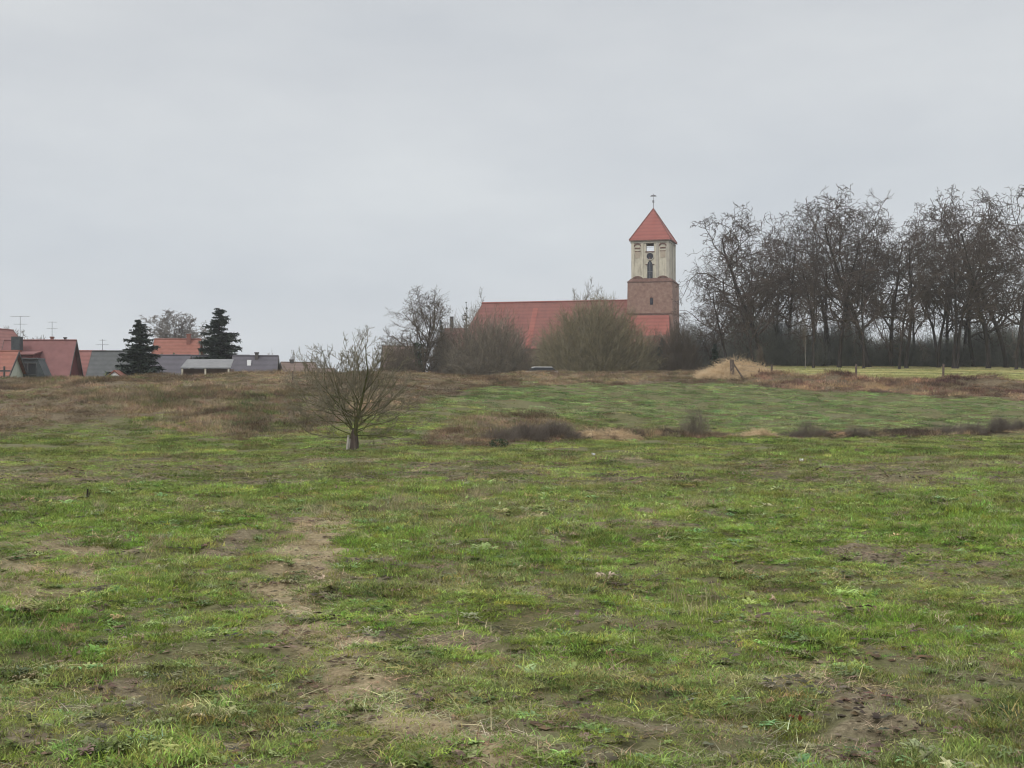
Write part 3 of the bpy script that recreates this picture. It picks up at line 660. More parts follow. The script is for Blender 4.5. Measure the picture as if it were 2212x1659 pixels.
# ---- ditch-side shrubs across the middle
hA = shrub_mesh(41, 2.0, 1.1, 900, .0055, .42, 4, 24, up=.7, lump=.4); hB = shrub_mesh(42, 1.8, .8, 600, .0055, .4, 4, 20, up=.6, lump=.45); hC = shrub_mesh(43, 1.6, 1.35, 300, .005, .55, 4, 22, up=.9, lump=.4)
hd = 'low shrubs along the ditch'
def hedge_d(px): return float(np.interp(px, [1000,1250,1500,1700,2000,2212,3000], [51,56.5,62,62.5,65.5,69.5,69.5]))
for px, w, top, me, m, lb in [
 (1085,90,918,hB,M_sh_brown,'low reddish brown shrub at the left end of the ditch hedge'),
 (1140,90,909,hA,M_sh_brown,'dense reddish brown bramble clump in the middle of the left hedge'),
 (1203,110,906,hA,M_sh_brown,'tallest reddish brown bramble clump, with blunt right end beside the straw grass'),
 (1027,56,950,hB,M_sh_brown,'small brown shrub at the foot of the trodden strip left of the hedge'),
 (1500,84,872,hC,M_olive,'thin see-through olive bush with upright twigs on the ditch'),
 (1562,44,930,hB,M_sh_dark,'little dark tuft just right of the see-through olive bush'),
 (1742,52,898,hC,M_sh_dark,'dark upright bush with pointed top on the ditch'),
 (1722,80,924,hB,M_sh_dark,'low dark spread of twigs at the foot of the pointed dark bush'),
 (1770,50,920,hB,M_sh_dark,'low dark shrub joined to the right of the pointed dark bush'),
 (1848,74,912,hC,M_sh_grey,'sparse grey bush in the gap right of the pointed dark bush'),
 (1930,120,930,hB,M_sh_grey,'very low grey scrub strip on the ditch'),
 (2045,84,914,hB,M_sh_dark,'dark rounded shrub at the left of the right hand ditch group'),
 (2098,74,908,hB,M_sh_dark,'dark rounded shrub second in the right hand ditch group'),
 (2162,60,897,hA,M_sh_dark,'larger dark shrub close to the right edge on the ditch'),
 (2205,56,904,hA,M_sh_dark,'dark shrub cut by the right edge on the ditch')]:
    fit('shrub', me, m, px, w, top, hedge_d(px), 0, .9, label=lb, cat='shrub', group=hd)
# ivy-green bit at hedge foot
def leafball(seed, W, H, n, ls, name='leaves', zmin=0):
    r = np.random.default_rng(seed); v = unit(r.normal(0, 1, (n, 3))); rad = r.uniform(.4, 1, n)**.5
    c = v*rad[:, None]*np.array([W/2, W/2, H/2]); c[:, 2] += H/2+zmin
    a = unit(r.normal(0, 1, (n, 3))); b = unit(np.cross(a, r.normal(0, 1, (n, 3)))); s = ls*r.uniform(.5, 1.2, n)[:, None]
    V = np.stack([c-a*s, c+b*s*.5, c+a*s, c-b*s*.5], 1).reshape(-1, 3); Q = np.arange(4*n).reshape(n, 4)
    return mk_mesh(name, V, Q)
M_ivy = mat('ivy_leaves', (.032,.05,.024), (.06,.085,.036), 3, .6)
rt = empty('evergreen_shrub', (0,0,0), label='small dark green leafy shrub at the foot of the reddish brown hedge', cat='shrub'); link('leaves', leafball(51, .7, .35, 300, .045), M_ivy, rt); place(rt, 1078, 49.5)

# straw grass heaps
def straw(seed, W, D_, H, n, L, wd, name='straw'):
    r = np.random.default_rng(seed)
    p = r.uniform(-1, 1, (n*2, 2)); p = p[(p**2).sum(1) < 1][:n]; n = len(p); rr = np.sqrt((p**2).sum(1))
    S = np.stack([p[:, 0]*W/2, p[:, 1]*D_/2, H*(1-rr**1.7)*r.uniform(.15, 1, n)], 1)
    D = unit(np.stack([p[:, 0]*.9+r.normal(0, .5, n), p[:, 1]*.9+r.normal(0, .5, n), .75*r.uniform(.1, 1.2, n)], 1))
    Pt = curve(r, S, D, L*r.uniform(.5, 1.2, n), 4, .12, (0,0,-.9)); tb = Tubes(); tb.add(Pt, taper(np.full(n, wd), np.full(n, wd*.3), 4), 3)
    # solid core so the heap is not hollow
    return tb.mesh(name)
M_straw = mat('straw', (.46,.34,.20), (.60,.46,.29), 1.2, .9, c3=(.34,.24,.145)); M_straw2 = mat('dull_straw', (.30,.23,.13), (.45,.36,.2), 1.2, .9)
def heap(px, d, W, D_, H, n, L, wd, m, lb, seed, grp=None, dz=0):
    root = empty('straw_heap', (0,0,0), label=lb, cat='straw heap', group=grp)
    link('straw', straw(seed, W, D_, H, n, L, wd), m, root)
    mb = MB(); k = 18; V = [(0, 0, H*.72)]; Fc = []
    rr = random.Random(seed)
    for j, q in enumerate((.35, .65, 1.0)):
        for i in range(k):
            a = 2*math.pi*i/k; V.append((math.cos(a)*W/2*q*.95, math.sin(a)*D_/2*q*.95, H*.72*(1-q**1.7)*rr.uniform(.8, 1.1)-(.3 if j == 2 else 0)))
    for i in range(k):
        Fc.append((0, 1+i, 1+(i+1) % k))
        for j in range(2): b = 1+j*k; Fc.append((b+i, b+k+i, b+k+(i+1) % k, b+(i+1) % k))
    mb.add(V, Fc); mb.build('matted_core', m, root, smooth=True)
    place(root, px, d, 0, 1, dz)
heap(1592, 119, 6.0, 4.4, 1.55, 4200, .9, .014, M_straw, 'big heap of tan dry reeds at the left end of the field fence', 61, dz=-.15)
heap(1548, 115.5, 3.2, 3, .62, 1700, .8, .013, M_straw, 'low tan dry grass spilling left of the big reed heap', 62)
heap(1650, 116.5, 3.4, 2.6, .6, 1700, .8, .013, M_straw, 'low tan dry grass spilling right of the big reed heap', 66)
heap(1320, 57.5, 2.4, 1.2, .30, 1500, .4, .007, M_straw, 'flattened tan grass bank right of the reddish brown hedge', 63)
heap(1640, 61.5, 1.35, 1.2, .36, 1400, .38, .007, M_straw, 'small rounded tan grass hummock on the ditch', 64)
heap(1276, 56.5, 1.0, .9, .38, 700, .4, .007, M_straw, 'tan grass tussock touching the blunt end of the hedge', 65)

# ---- solitary tree in the meadow
def lone_tree():
    r = np.random.default_rng(8); root = empty('orchard_tree', (0,0,0), label='lone spreading bare orchard tree with thick short trunk in the meadow', cat='tree')
    q = 46.5/F
    limbs = [  # px offsets from the trunk base (x right, y up), start radius in metres
     ([(2,30),(8,60),(14,100),(24,150),(34,200),(28,240),(38,268)],.085),
     ([(10,85),(30,120),(52,160),(56,200),(70,240)],.055),
     ([(0,45),(-14,75),(-34,105),(-54,140),(-62,180),(-58,215),(-66,250)],.07),
     ([(-4,50),(-30,75),(-60,105),(-80,150),(-84,185),(-95,225)],.055),
     ([(-4,38),(-40,55),(-80,85),(-115,125),(-130,165)],.05),
     ([(-4,30),(-50,32),(-95,38),(-125,62),(-138,100)],.05),
     ([(6,36),(40,38),(85,30),(120,42),(150,66)],.05),
     ([(6,48),(40,62),(80,72),(115,95),(140,130)],.045),
     ([(8,60),(36,85),(70,110),(100,145),(118,180)],.045),
     ([(14,105),(2,140),(-14,175),(-10,215),(-18,262)],.05),
     ([(20,140),(12,175),(10,210),(4,245)],.04),
     ([(30,185),(50,212),(64,230),(66,250)],.03),
     ([(-34,105),(-30,140),(-38,180),(-30,222)],.035),
     ([(6,42),(20,52),(45,80),(60,120),(90,160)],.045),
     ([(-10,66),(-50,70),(-90,70),(-120,90),(-150,130)],.04)]
    tb = Tubes(); P7 = []; R7 = []
    for i, (pts, rad) in enumerate(limbs+[(l[0], l[1]*.55) for l in limbs[::2]+limbs[5:7]]):
        dep = r.normal(0, .55) if i < len(limbs) else r.choice([-1, 1])*r.uniform(.9, 1.7)
        a = np.array(pts, float); xs = a[:, 0]*(1 if i < len(limbs) else r.uniform(.3, .8)*r.choice([1, 1, -1])); t = np.linspace(0, 1, len(a)); tt = np.linspace(0, 1, 9)
        p = np.stack([np.interp(tt, t, xs)*q, dep*tt**1.1, np.interp(tt, t, a[:, 1])*q*.88*(1 if i < len(limbs) else .95)], 1)
        p[1:] += r.normal(0, .018, (8, 3)); P7.append(p); R7.append(rad*(.09+(.85 if i == 0 else .34)*(1-np.linspace(0, 1, 9))**1.3))
    P7 = np.array(P7); R7 = np.array(R7); br = Tubes(); br.add(P7, R7, 6)
    L0 = np.linalg.norm(np.diff(P7, axis=1), axis=2).sum(1); cur = (P7, R7, L0)
    fan = []
    for j in range(26):
        th = math.radians(-80+160*(j+r.uniform(.2, .8))/26); sx_, sy_ = r.uniform(-6, 16), r.uniform(45, 115); dp = r.normal(0, .8)
        ex, ey = 148*math.sin(th)*r.uniform(.8, 1.05), 30+208*abs(math.cos(th))**.75*r.uniform(.85, 1.05)
        tt = np.linspace(0, 1, 9); x_ = sx_+(ex-sx_)*tt**.85; y_ = sy_+(ey-sy_)*tt**1.15 if ey > sy_ else sy_+(ey-sy_)*tt
        p = np.stack([x_*q, dp*tt, y_*q], 1); p[1:] += r.normal(0, .02, (8, 3)); fan.append(p)
    fan = np.array(fan); fr = np.tile(np.linspace(.015, .0045, 9), (len(fan), 1)); br.add(fan, fr, 5)
    cur = (np.concatenate([P7, fan]), np.concatenate([R7, fr]), np.concatenate([L0, np.linalg.norm(np.diff(fan, axis=1), axis=2).sum(1)]))
    for k, lr, an, n, mr in ((10,.32,32,7,.0072),(7,.48,38,5,.0052),(5,.5,42,4,.0042)):
        par, t, S, D, rr = spawn(r, cur[0], cur[1], k, .2, 1, an, 16); Lc = cur[2][par]*lr*r.uniform(.4, 1.25, len(par))*(1.15-.6*t)
        R0 = np.clip(rr*.36, mr, mr*1.6); Pc = curve(r, S, unit(D+np.array([0,0,.15])), Lc, n, .07, (0,0,.1)); Rc = taper(R0, np.full(len(R0), mr*.6), n)
        tb.add(Pc, Rc, 3); cur = (Pc, Rc, Lc)
    tk = Tubes(); tp = np.array([[(-.02,0,-.15),(0,0,.1),(.01,0,.3),(.0,0,.5),(.03,0,.72)]]); tk.add(tp, np.array([[.21,.155,.14,.12,.075]]), 12)
    link('trunk', tk.mesh('trunk'), M_lone_trunk, root); link('limbs', br.mesh('limbs'), M_moss, root); link('twigs', tb.mesh('twigs'), mat('pale_olive_twigs', (.12,.108,.07), (.25,.22,.16), 1.5, .95), root)
    place(root, 765, 46.3)
    s = MB(); s.bar((0,0,-.1), (.06,.02,.52), .04, .035, 8); s.bar((.08,.05,-.1), (.10,.05,.40), .03, .03, 8)
    o = s.build('wooden_stake', mat('pale_weathered_wood', (.36,.33,.29), (.5,.47,.42), 9, .9)); tag(o, 'short pale weathered stake leaning at the foot of the orchard tree', 'stake'); place(o, 749, 46.2)
lone_tree()

# ---- conifers
def conifer(seed, H, W, tiers, per, droop=.18, gap=.0, n_need=9, nl=.38, base=.06, nw=.085):
    r = np.random.default_rng(seed); tk = MB(); tk.bar((0,0,-.3), (0,0,H*.97), W*.05, .03, 8)
    V = []; ns = []
    for i in range(tiers):
        t = (i+r.uniform(-.3, .3))/tiers; t0_ = t
        for j in range(per if t < .85 else max(3, per-2)):
            if r.random() < gap: continue
            t = float(np.clip(t0_+r.uniform(-.6, .6)/tiers, 0, .985)); z = H*(base+(1-base)*t); L = W/2*((1-t)**.8*.93+.05)*r.uniform(.5, 1.22)
            a = r.uniform(0, 6.28); l = L*r.uniform(.65, 1.15); d = np.array([math.cos(a), math.sin(a), 0]); s = np.array([-d[1], d[0], 0])
            ss = np.linspace(.05, 1, max(4, int(l/.16)))
            for u in ss:
                c = d*l*u+np.array([0, 0, z-droop*l*u+.22*l*max(0, u-.55)])
                wd = (.35+.65*(1-u))*l*.32+.10
                for k in range(n_need):
                    sp = r.choice([-1, 1]); dd = unit(d*r.uniform(.2, 1)+s*sp*r.uniform(.2, 1.1)+np.array([0,0,r.uniform(-.9, .35)]))
                    e = c+dd*min(wd, nl)*r.uniform(.6, 1.5); w = np.cross(dd, [0,0,1]); w = w/max(np.linalg.norm(w), .01)*nw+np.array([0,0,nw*r.uniform(-.6,.6)])
                    V += [c-w, c+w, e+w*.3, e-w*.3]
    n = len(V)//4
    return tk, mk_mesh('needles', np.array(V), np.arange(4*n).reshape(n, 4))
M_needle = mat('dark_needles', (.022,.034,.024), (.048,.064,.044), 1.5, .7)
M_needleb = mat('blue_green_needles', (.04,.062,.058), (.07,.095,.088), 1.5, .7)
def place_con(name, px, d, base_py, top_py, W, lb, seed, tiers=22, per=7, m=None, **k):
    x, y, z = ground_at(px, d); H = CAMZ+(HY-top_py)/F*d-z
    root = empty(name, (0,0,0), label=lb, cat='conifer'); tk, ne = conifer(seed, H, W, tiers, per, **k)
    tk.build('trunk', M_bark, root); link('needles', ne, m or M_needle, root); place(root, px, d); return root
place_con('spruce_tree', 301, 128, 815, 688, 7.2, 'bushy dark spruce in front of the slate roofs, left of the taller spruce', 71, 22, 16, base=.0)
place_con('spruce_tree', 473, 152, 772, 659, 9.6, 'tall pointed dark spruce behind the long grey shed roofs', 72, 24, 15, gap=.03, base=.03)
place_con('fir_tree', 1007, 205, 690, 650, 3.6, 'small dark fir peeking over the grey shrub beside the church roof end', 73, 17, 5, gap=.25)
place_con('evergreen_tree', 953, 172, 795, 690, 2.3, 'narrow dark blue green evergreen against the right of the ivy covered tree', 74, 22, 8, m=M_needleb, base=.02)
place_con('evergreen_tree', 1430, 166, 790, 728, 2.2, 'blue green conical evergreen among the olive shrubs under the tower', 75, 18, 8, m=M_needleb, base=.0)
place_con('evergreen_tree', 1544, 138, 770, 742, 1.3, 'small dark evergreen just left of the big reed heap', 76, 14, 8, base=.0, nl=.2)
place_con('evergreen_tree', 1385, 176, 790, 745, 2.0, 'dark evergreen half hidden behind the olive shrub left of the tower foot', 77, 16, 8, m=M_needleb, base=.0)

# ---- other bare trees
def bt(name, px, d, top, ws, seed, spec, lb, mt, mc, r0=.2, grp=None, minr=.02, lean=.04, trunks=1):
    ms = bare_tree(seed, 10., spec, r0, trunks=trunks, lean=lean, minr=minr, tgn=.05, shape=(lambda t: .55+1.0*np.sqrt(np.clip(1-np.abs(t-.5)/.62, 0, 1))) if spec is dsp else (lambda t: 1.3-.75*t))
    root = tree_thing(name, ms, mt, mc, label=lb, cat='tree', group=grp)
    x, y, z = ground_at(px, d); Ht = CAMZ+(HY-top)/F*d-z; zmax = max(v.co.z for v in ms[1].vertices); s = Ht/zmax
    place(root, px, d, seed, (s*ws, s*ws, s)); return root
dsp = [(20,.15,1,44,10,.44,8,.10,(0,0,.30),.2),(9,.15,1,42,14,.42,6,.16,(0,0,.05),0),(6,.12,1,45,16,.5,5,.22,(0,0,0),0),(6,.1,1,45,20,.55,4,.28,(0,0,0),0)]
upsp = [(12,.2,1,30,8,.5,8,.08,(0,0,.4),.2),(8,.2,1,32,12,.38,6,.14,(0,0,.2),.1),(6,.2,1,38,16,.45,4,.2,(0,0,.1),0)]
t13 = bt('ivy_tree', 906, 165, 613, 1.08, 201, dsp, 'big rounded bare tree with ivy on its trunk, left of the church', M_bark, M_twigb, .24, minr=.0125)
def ivy(root):
    r = np.random.default_rng(3); n = 2600; s = root.scale[2]
    zz = r.uniform(.2, 6.6, n); k = fbm(zz*1.5, zz*0, 5, 2); rr = .28+.55*np.abs(k)*r.random(n)*(1+.8*(zz > 3))
    a = r.uniform(0, 6.28, n); c = np.stack([np.cos(a)*rr, np.sin(a)*rr, zz], 1)
    u = unit(r.normal(0, 1, (n, 3))); v = unit(np.cross(u, r.normal(0, 1, (n, 3)))); q = .085*r.uniform(.5, 1.3, n)[:, None]
    V = np.stack([c-u*q, c+v*q, c+u*q, c-v*q], 1).reshape(-1, 3)
    link('ivy', mk_mesh('ivy', V, np.arange(4*n).reshape(n, 4)), M_ivy, root)
ivy(t13)
bt('bare_tree', 840, 176, 700, 1.05, 202, dsp, 'low bare tree left of the ivy covered tree, partly behind the orchard tree', M_bark, M_twigb, .2)
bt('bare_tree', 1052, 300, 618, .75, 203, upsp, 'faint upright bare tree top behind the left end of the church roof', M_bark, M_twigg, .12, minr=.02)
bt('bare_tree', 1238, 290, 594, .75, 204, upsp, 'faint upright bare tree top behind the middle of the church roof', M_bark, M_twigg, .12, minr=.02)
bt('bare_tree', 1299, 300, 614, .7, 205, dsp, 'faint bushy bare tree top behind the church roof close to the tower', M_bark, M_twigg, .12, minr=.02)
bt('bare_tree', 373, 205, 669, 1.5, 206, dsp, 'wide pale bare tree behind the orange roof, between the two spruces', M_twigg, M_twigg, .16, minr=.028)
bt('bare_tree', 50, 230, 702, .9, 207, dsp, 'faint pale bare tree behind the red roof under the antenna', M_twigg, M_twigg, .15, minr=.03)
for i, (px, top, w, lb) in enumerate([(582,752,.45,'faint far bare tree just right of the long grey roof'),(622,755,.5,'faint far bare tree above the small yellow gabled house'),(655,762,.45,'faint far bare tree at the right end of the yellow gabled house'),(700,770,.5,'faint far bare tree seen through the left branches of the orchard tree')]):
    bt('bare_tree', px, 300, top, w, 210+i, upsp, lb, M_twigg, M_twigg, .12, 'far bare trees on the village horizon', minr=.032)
bt('bare_tree', 1640, 138, 742, .6, 220, dsp, 'small pale bare tree growing right behind the big reed heap', M_twigb, M_twigb, .12, minr=.014, trunks=2)
bt('bare_tree', 1740, 156, 640, .42, 221, upsp, 'young bare tree with pale stem in front of the olive thickets', M_twigg, M_twigb, .12, minr=.014)

# ------------------------------------------------------------------ buildings
M_red = mat('red_metal_roof', (.155,.068,.064), (.20,.092,.086), 1.2, .7)
M_redd = mat('dark_red_boards', (.10,.028,.030), (.14,.045,.042), 2, .8)
M_orange = mat('orange_tiles', (.215,.085,.062), (.28,.125,.095), 1.5, .85, tiles=.7)
M_pink = mat('faded_red_tiles', (.22,.10,.088), (.27,.13,.115), 1.5, .85, tiles=.7)
M_slate = mat('slate_roof', (.07,.074,.075), (.11,.113,.112), 1.5, .7, tiles=.7)
M_purple = mat('purple_grey_roof', (.078,.072,.084), (.11,.102,.115), 1.2, .7, tiles=.6)
M_greyroof = mat('grey_corrugated_roof', (.14,.14,.142), (.19,.19,.19), 1.2, .6)
M_darkwall = mat('dark_wall', (.06,.055,.055), (.10,.09,.085), 2, .9)
M_cream = mat('cream_render', (.50,.46,.36), (.58,.54,.44), 2, .9)
M_yellow = mat('yellow_render', (.55,.44,.22), (.62,.51,.28), 2, .9)
M_greenw = mat('pale_green_render', (.42,.45,.37), (.50,.53,.45), 2, .9)
M_white = mat('white_paint', (.75,.76,.77), (.82,.82,.82), 3, .5)
M_black = mat('black_slate_cladding', (.035,.042,.045), (.06,.068,.07), 3, .6)
M_brown = mat('brown_tiles', (.14,.10,.085), (.20,.145,.12), 1.5, .85, tiles=.7)
M_metal = mat('dull_metal', (.16,.165,.18), (.24,.24,.25), 4, .5)
M_brickc = mat('chimney_brick', (.17,.07,.055), (.24,.11,.085), 6, .9)
def glassm(name, c):
    m, nt, b, o = newmat(name); b.inputs['Base Color'].default_value = (*c, 1); b.inputs['Roughness'].default_value = .12; b.inputs['Metallic'].default_value = 0
    return m
M_glass = glassm('window_glass', (.02,.022,.025))
def window(parent, x, y, z, w, h, ax='y-', frame=None, d=.08):
    """window on a wall; ax = outward axis"""
    f = MB(); p = MB(); t = .07
    def bx(mb, a0, z0, a1, z1, o0, o1):
        if ax[0] == 'y': s = -1 if ax[1] == '-' else 1; mb.box(x+a0, min(y+s*o0, y+s*o1), z+z0, x+a1, max(y+s*o0, y+s*o1), z+z1)
        else: s = -1 if ax[1] == '-' else 1; mb.box(min(x+s*o0, x+s*o1), y+a0, z+z0, max(x+s*o0, x+s*o1), y+a1, z+z1)
    bx(f, -w/2, 0, -w/2+t, h, -.02, d); bx(f, w/2-t, 0, w/2, h, -.02, d); bx(f, -w/2+t, 0, w/2-t, t, -.02, d); bx(f, -w/2+t, h-t, w/2-t, h, -.02, d); bx(f, -t/2, t, t/2, h-t, -.02, d*.9)
    fr = f.build('window', frame or M_white, parent); bx(p, -w/2+t, t, w/2-t, h-t, .0, .03); p.build('pane', M_glass, fr)
def house(px, d, ridge_py, Lr, W, ov_z, rz, mw, mr, lb, name='village_house', zg=None, grp='village houses behind the embankment', pitch=None, wall_h=None, gable_mat=None):
    x, y, z = ground_at(px, d)
    if zg is not None: z = zg
    Hr = CAMZ+(HY-ridge_py)/F*d-z; hw = wall_h if wall_h else Hr-W/2*math.tan(R(pitch or 42))
    root = empty(name, (x, y, z), rz, label=lb, cat='house', group=grp)
    w = MB(); pr = [(-Lr/2,-W/2,-.6),(-Lr/2,W/2,-.6),(-Lr/2,W/2,hw),(-Lr/2,0,Hr-.12),(-Lr/2,-W/2,hw)]
    w.prism(pr, (Lr, 0, 0)); w.build('wall', mw, root)
    rf = MB(); t = .16; o = .35; e = .4
    for s in (-1, 1):
        sl = (Hr-hw)/(W/2); y1 = s*(W/2+e); z1 = hw-sl*e
        rf.prism([(-Lr/2-o, 0, Hr), (-Lr/2-o, y1, z1), (-Lr/2-o, y1, z1+t), (-Lr/2-o, 0, Hr+t)], (Lr+2*o, 0, 0))
    r = rf.build('roof', mr, root)
    for s in (-1, 1):
        g = MB(); y1 = s*(W/2+e+.06); g.bar((-Lr/2-o, y1, hw-(Hr-hw)/(W/2)*e+.02), (Lr/2+o, y1, hw-(Hr-hw)/(W/2)*e+.02), .07, .07, 6); g.build('gutter', M_metal, r)
    for sx in (-Lr/2-o-.05, Lr/2+o+.003):
        vb = MB()
        for s in (-1, 1):
            sl = (Hr-hw)/(W/2); y1 = s*(W/2+e); z1 = hw-sl*e; vb.prism([(sx, 0, Hr-.12), (sx, y1, z1-.12), (sx, y1, z1+t+.02), (sx, 0, Hr+t+.02)], (.047,0,0))
        vb.build('verge_board', M_darkwall, r)
    rd = MB(); rd.bar((-Lr/2-o, 0, Hr+t), (Lr/2+o, 0, Hr+t), .09, .09, 8); rd.build('ridge_cap', mr, r)
    return root, r, Hr, hw
def chimney(roof, x, y, z0, z1, w, m, cap=True, w2=None):
    c = MB(); w2 = w2 or w; c.box(x-w/2, y-w2/2, z0, x+w/2, y+w2/2, z1); 
    if cap: c.box(x-w/2-.06, y-w2/2-.06, z1, x+w/2+.06, y+w2/2+.06, z1+.12)
    return c.build('chimney', m, roof)
def antenna(parent, x, y, z, h, bars, name='antenna'):
    a = MB(); a.bar((x,y,z), (x,y,z+h), .03, .022, 6)
    for zz, L, ne in bars:
        a.bar((x-L/2, y, z+zz), (x+L/2, y, z+zz), .016, .016, 5)
        for k in range(ne):
            xx = x-L/2+L*k/(ne-1); a.bar((xx, y-.35, z+zz), (xx, y+.35, z+zz), .010, .010, 4)
    return a.build(name, M_metal, parent)
u150 = 150/F
# big red roofed house: ridge 20..165 at 738
hr, rf, Hr, hw = house(87, 150, 738, 7.0, 9.0, 0, R(0), M_redd, M_red, 'big house with steep wine red metal roof and dark red gable, at far left', pitch=58)
# shed dormer, red
dm = MB(); dm.prism([(-2.05,-.7,Hr-1.2),(-2.05,-3.3,Hr-1.55),(-2.05,-3.3,Hr-4.2)], (2.4,0,0)); D1 = dm.build('dormer', M_redd, rf)
dr = MB(); dr.prism([(-2.2,-.45,Hr-1.1),(-2.2,-3.55,Hr-1.52),(-2.2,-3.55,Hr-1.40),(-2.2,-.45,Hr-.98)], (2.7,0,0)); dr.build('dormer_roof', M_red, D1)
window(D1, -.85, -3.3, Hr-2.9, 1.2, .9, 'y-')
chimney(rf, -1.9, -1.7, Hr-3.2, Hr+.35, .85, M_brickc, cap=False)
cc = MB(); cc.box(-2.36,-2.16,Hr-.95,-1.44,-1.24,Hr+.45); cc.build('chimney_cladding', M_black, rf)
antenna(rf, -1.75, -1.2, Hr+.3, 2.35, [(2.3,1.9,7),(1.5,1.3,5)])
chimney(rf, 1.2, .1, Hr-.4, Hr+.42, .28, M_brickc)
antenna(rf, 1.15, .25, Hr+.2, 1.95, [(1.9,.8,4),(1.2,1.1,4)])
chimney(rf, 2.6, .1, Hr-.3, Hr+.36, .22, M_darkwall)
# black clad bay annexe in front
x, y, z = ground_at(70, 141); bx = empty('garden_annexe', (x, y, 0), 0, label='black clad sloping bay with wide glass window, in front of the wine red roof', cat='annexe')
bw = MB(); s1 = 141/F; zt = CAMZ+(HY-776)*s1
bw.prism([(-1.75,0,-.4),(-1.0,0,-.4),(1.5,0,-.4),(1.35,0,zt-1.9),(.5,0,zt),(-1.75,0,zt)], (0,2.2,0)); bw.build('wall', M_black, bx)
br_ = MB(); br_.prism([(-1.85,-.2,zt+.003),(.55,-.2,zt+.003),(.50,-.2,zt+.14),(-1.85,-.2,zt+.14)], (0,2.5,0)); br_.build('roof', M_slate, bx)
window(bx, -.45, 0, zt-1.55, 1.75, 1.2, 'y-', M_slate)
# orange roof + pale green wall at very left
h2, r2, H2, w2 = house(-8, 138, 762, 3.6, 6.0, 0, R(4), M_greenw, M_orange, 'low house with orange tiled roof and pale green wall at the left edge', pitch=36)
window(h2, 1.0, -3.0, w2-1.4, .8, 1.0, 'y-')
# pinkish gable house far left behind with white window
h3, r3, H3, w3 = house(-14, 178, 712, 8, 7.6, 0, R(78), M_pink, M_pink, 'gabled house with faded red tiles and small white window, behind at the left edge', pitch=48)
window(h3, -4.0, -1.9, H3-3.4, .9, 1.6, 'x-')
pst = MB(); pst.bar((0,0,-.5), (0,0,1.0), .09, .09, 8); pst.box(-.5,-.05,.55,.5,.05,.7); o = pst.build('garden_post', M_darkwall); tag(o, 'dark garden post with crosspiece in front of the pale green wall', 'post'); xx = P(9, 812, 118); o.location = (xx[0], xx[1], xx[2]-.2)
# pink roof house 2
h4, r4, H4, w4 = house(186, 155, 761, 3.6, 7, 0, R(0), M_cream, M_pink, 'small house with faded pink red roof, right of the wine red house', pitch=50)
# slate house
h5, r5, H5, w5 = house(243, 140, 762, 3.3, 5.2, 0, R(2), M_pink, M_slate, 'house with dark slate roof beside the bushy spruce', pitch=47)
antenna(r5, -1.0, .0, H5+.1, 1.25, [(1.15,.6,3),(.7,1.2,5)])
lean = MB(); lean.prism([(-1.2,-2.6,w5-.2),(-1.2,-4.0,w5-.85),(-1.2,-4.0,w5-.72),(-1.2,-2.6,w5-.07)], (3.0,0,0)); lean.build('porch_roof', M_pink, h5)
# little white-gabled hut
x, y, z = ground_at(247, 124); hz = CAMZ+(HY-802)*124/F
hut = empty('garden_hut', (x, y, hz-2.6), 0, label='tiny white gabled garden hut with dark roof at the foot of the slate roofed house', cat='hut')
w_ = MB(); w_.prism([(-.55,0,-.4),(.55,0,-.4),(.55,0,2.1),(0,0,2.55),(-.55,0,2.1)], (0,1.6,0)); w_.build('wall', M_white, hut)
w_ = MB()
for s in (-1, 1): w_.prism([(0,-.15,2.6),(s*.8,-.15,1.98),(s*.8,-.15,2.07),(0,-.15,2.72)], (0,1.9,0))
w_.build('roof', M_brickc, hut)
# orange roof between spruces
h6, r6, H6, w6 = house(384, 185, 735, 5.4, 7, 0, R(3), M_cream, M_orange, 'house with bright orange tiled roof between the two spruces', pitch=45)
chimney(r6, 1.5, -.5, H6-.6, H6+.7, .5, M_brickc)
# hedge below orange roof
for i, (px, d, W, lb) in enumerate([(350,165,2.2,'dark evergreen hedge bush under the orange roof, beside the bushy spruce'),(377,168,2.2,'dark evergreen hedge bush under the middle of the orange roof')]):
    rt = empty('hedge_bush', (0,0,0), label=lb, cat='bush'); zz = CAMZ+(HY-764)*d/F; link('leaves', leafball(300+i, W, zz, 4500, .12), M_ivy, rt); place(rt, px, d, dz=0)
# purple-grey long roofs
h7, r7, H7, w7 = house(367, 138, 771, 3.4, 6, 0, 0, M_cream, M_purple, 'outbuilding with purple grey roof between the bushy spruce and the grey shed', pitch=40)
h8, r8, H8, w8 = house(552, 146, 772, 4.0, 6.4, 0, R(4), M_darkwall, M_purple, 'house with purple grey roof, small skylight and right hand gable', pitch=42)
sk = MB(); sk.box(-.75,-1.15,H8-.98,-.35,-.78,H8-.30); sk.build('skylight', M_white, r8)
chimney(r8, .15, -.3, H8-.8, H8+.4, .34, M_darkwall)
h9, r9, H9, w9 = house(452, 152, 771, 8.0, 6.0, 0, 0, M_darkwall, M_purple, 'long low building with purple grey ridge behind the light grey shed', pitch=40)
x, y, z = ground_at(451, 132); s2 = 132/F; zt = CAMZ+(HY-777)*s2; zb = CAMZ+(HY-797)*s2
shd = empty('shed', (x, y, 0), 0, label='open shed with pale grey corrugated lean-to roof and light corner post', cat='shed')
w_ = MB(); w_.prism([(-2.25,-1.6,zb),(2.35,-1.6,zb),(2.35,-1.6,zb+.09),(-2.25,-1.6,zb+.09)], (-.001,0,0)) if False else None
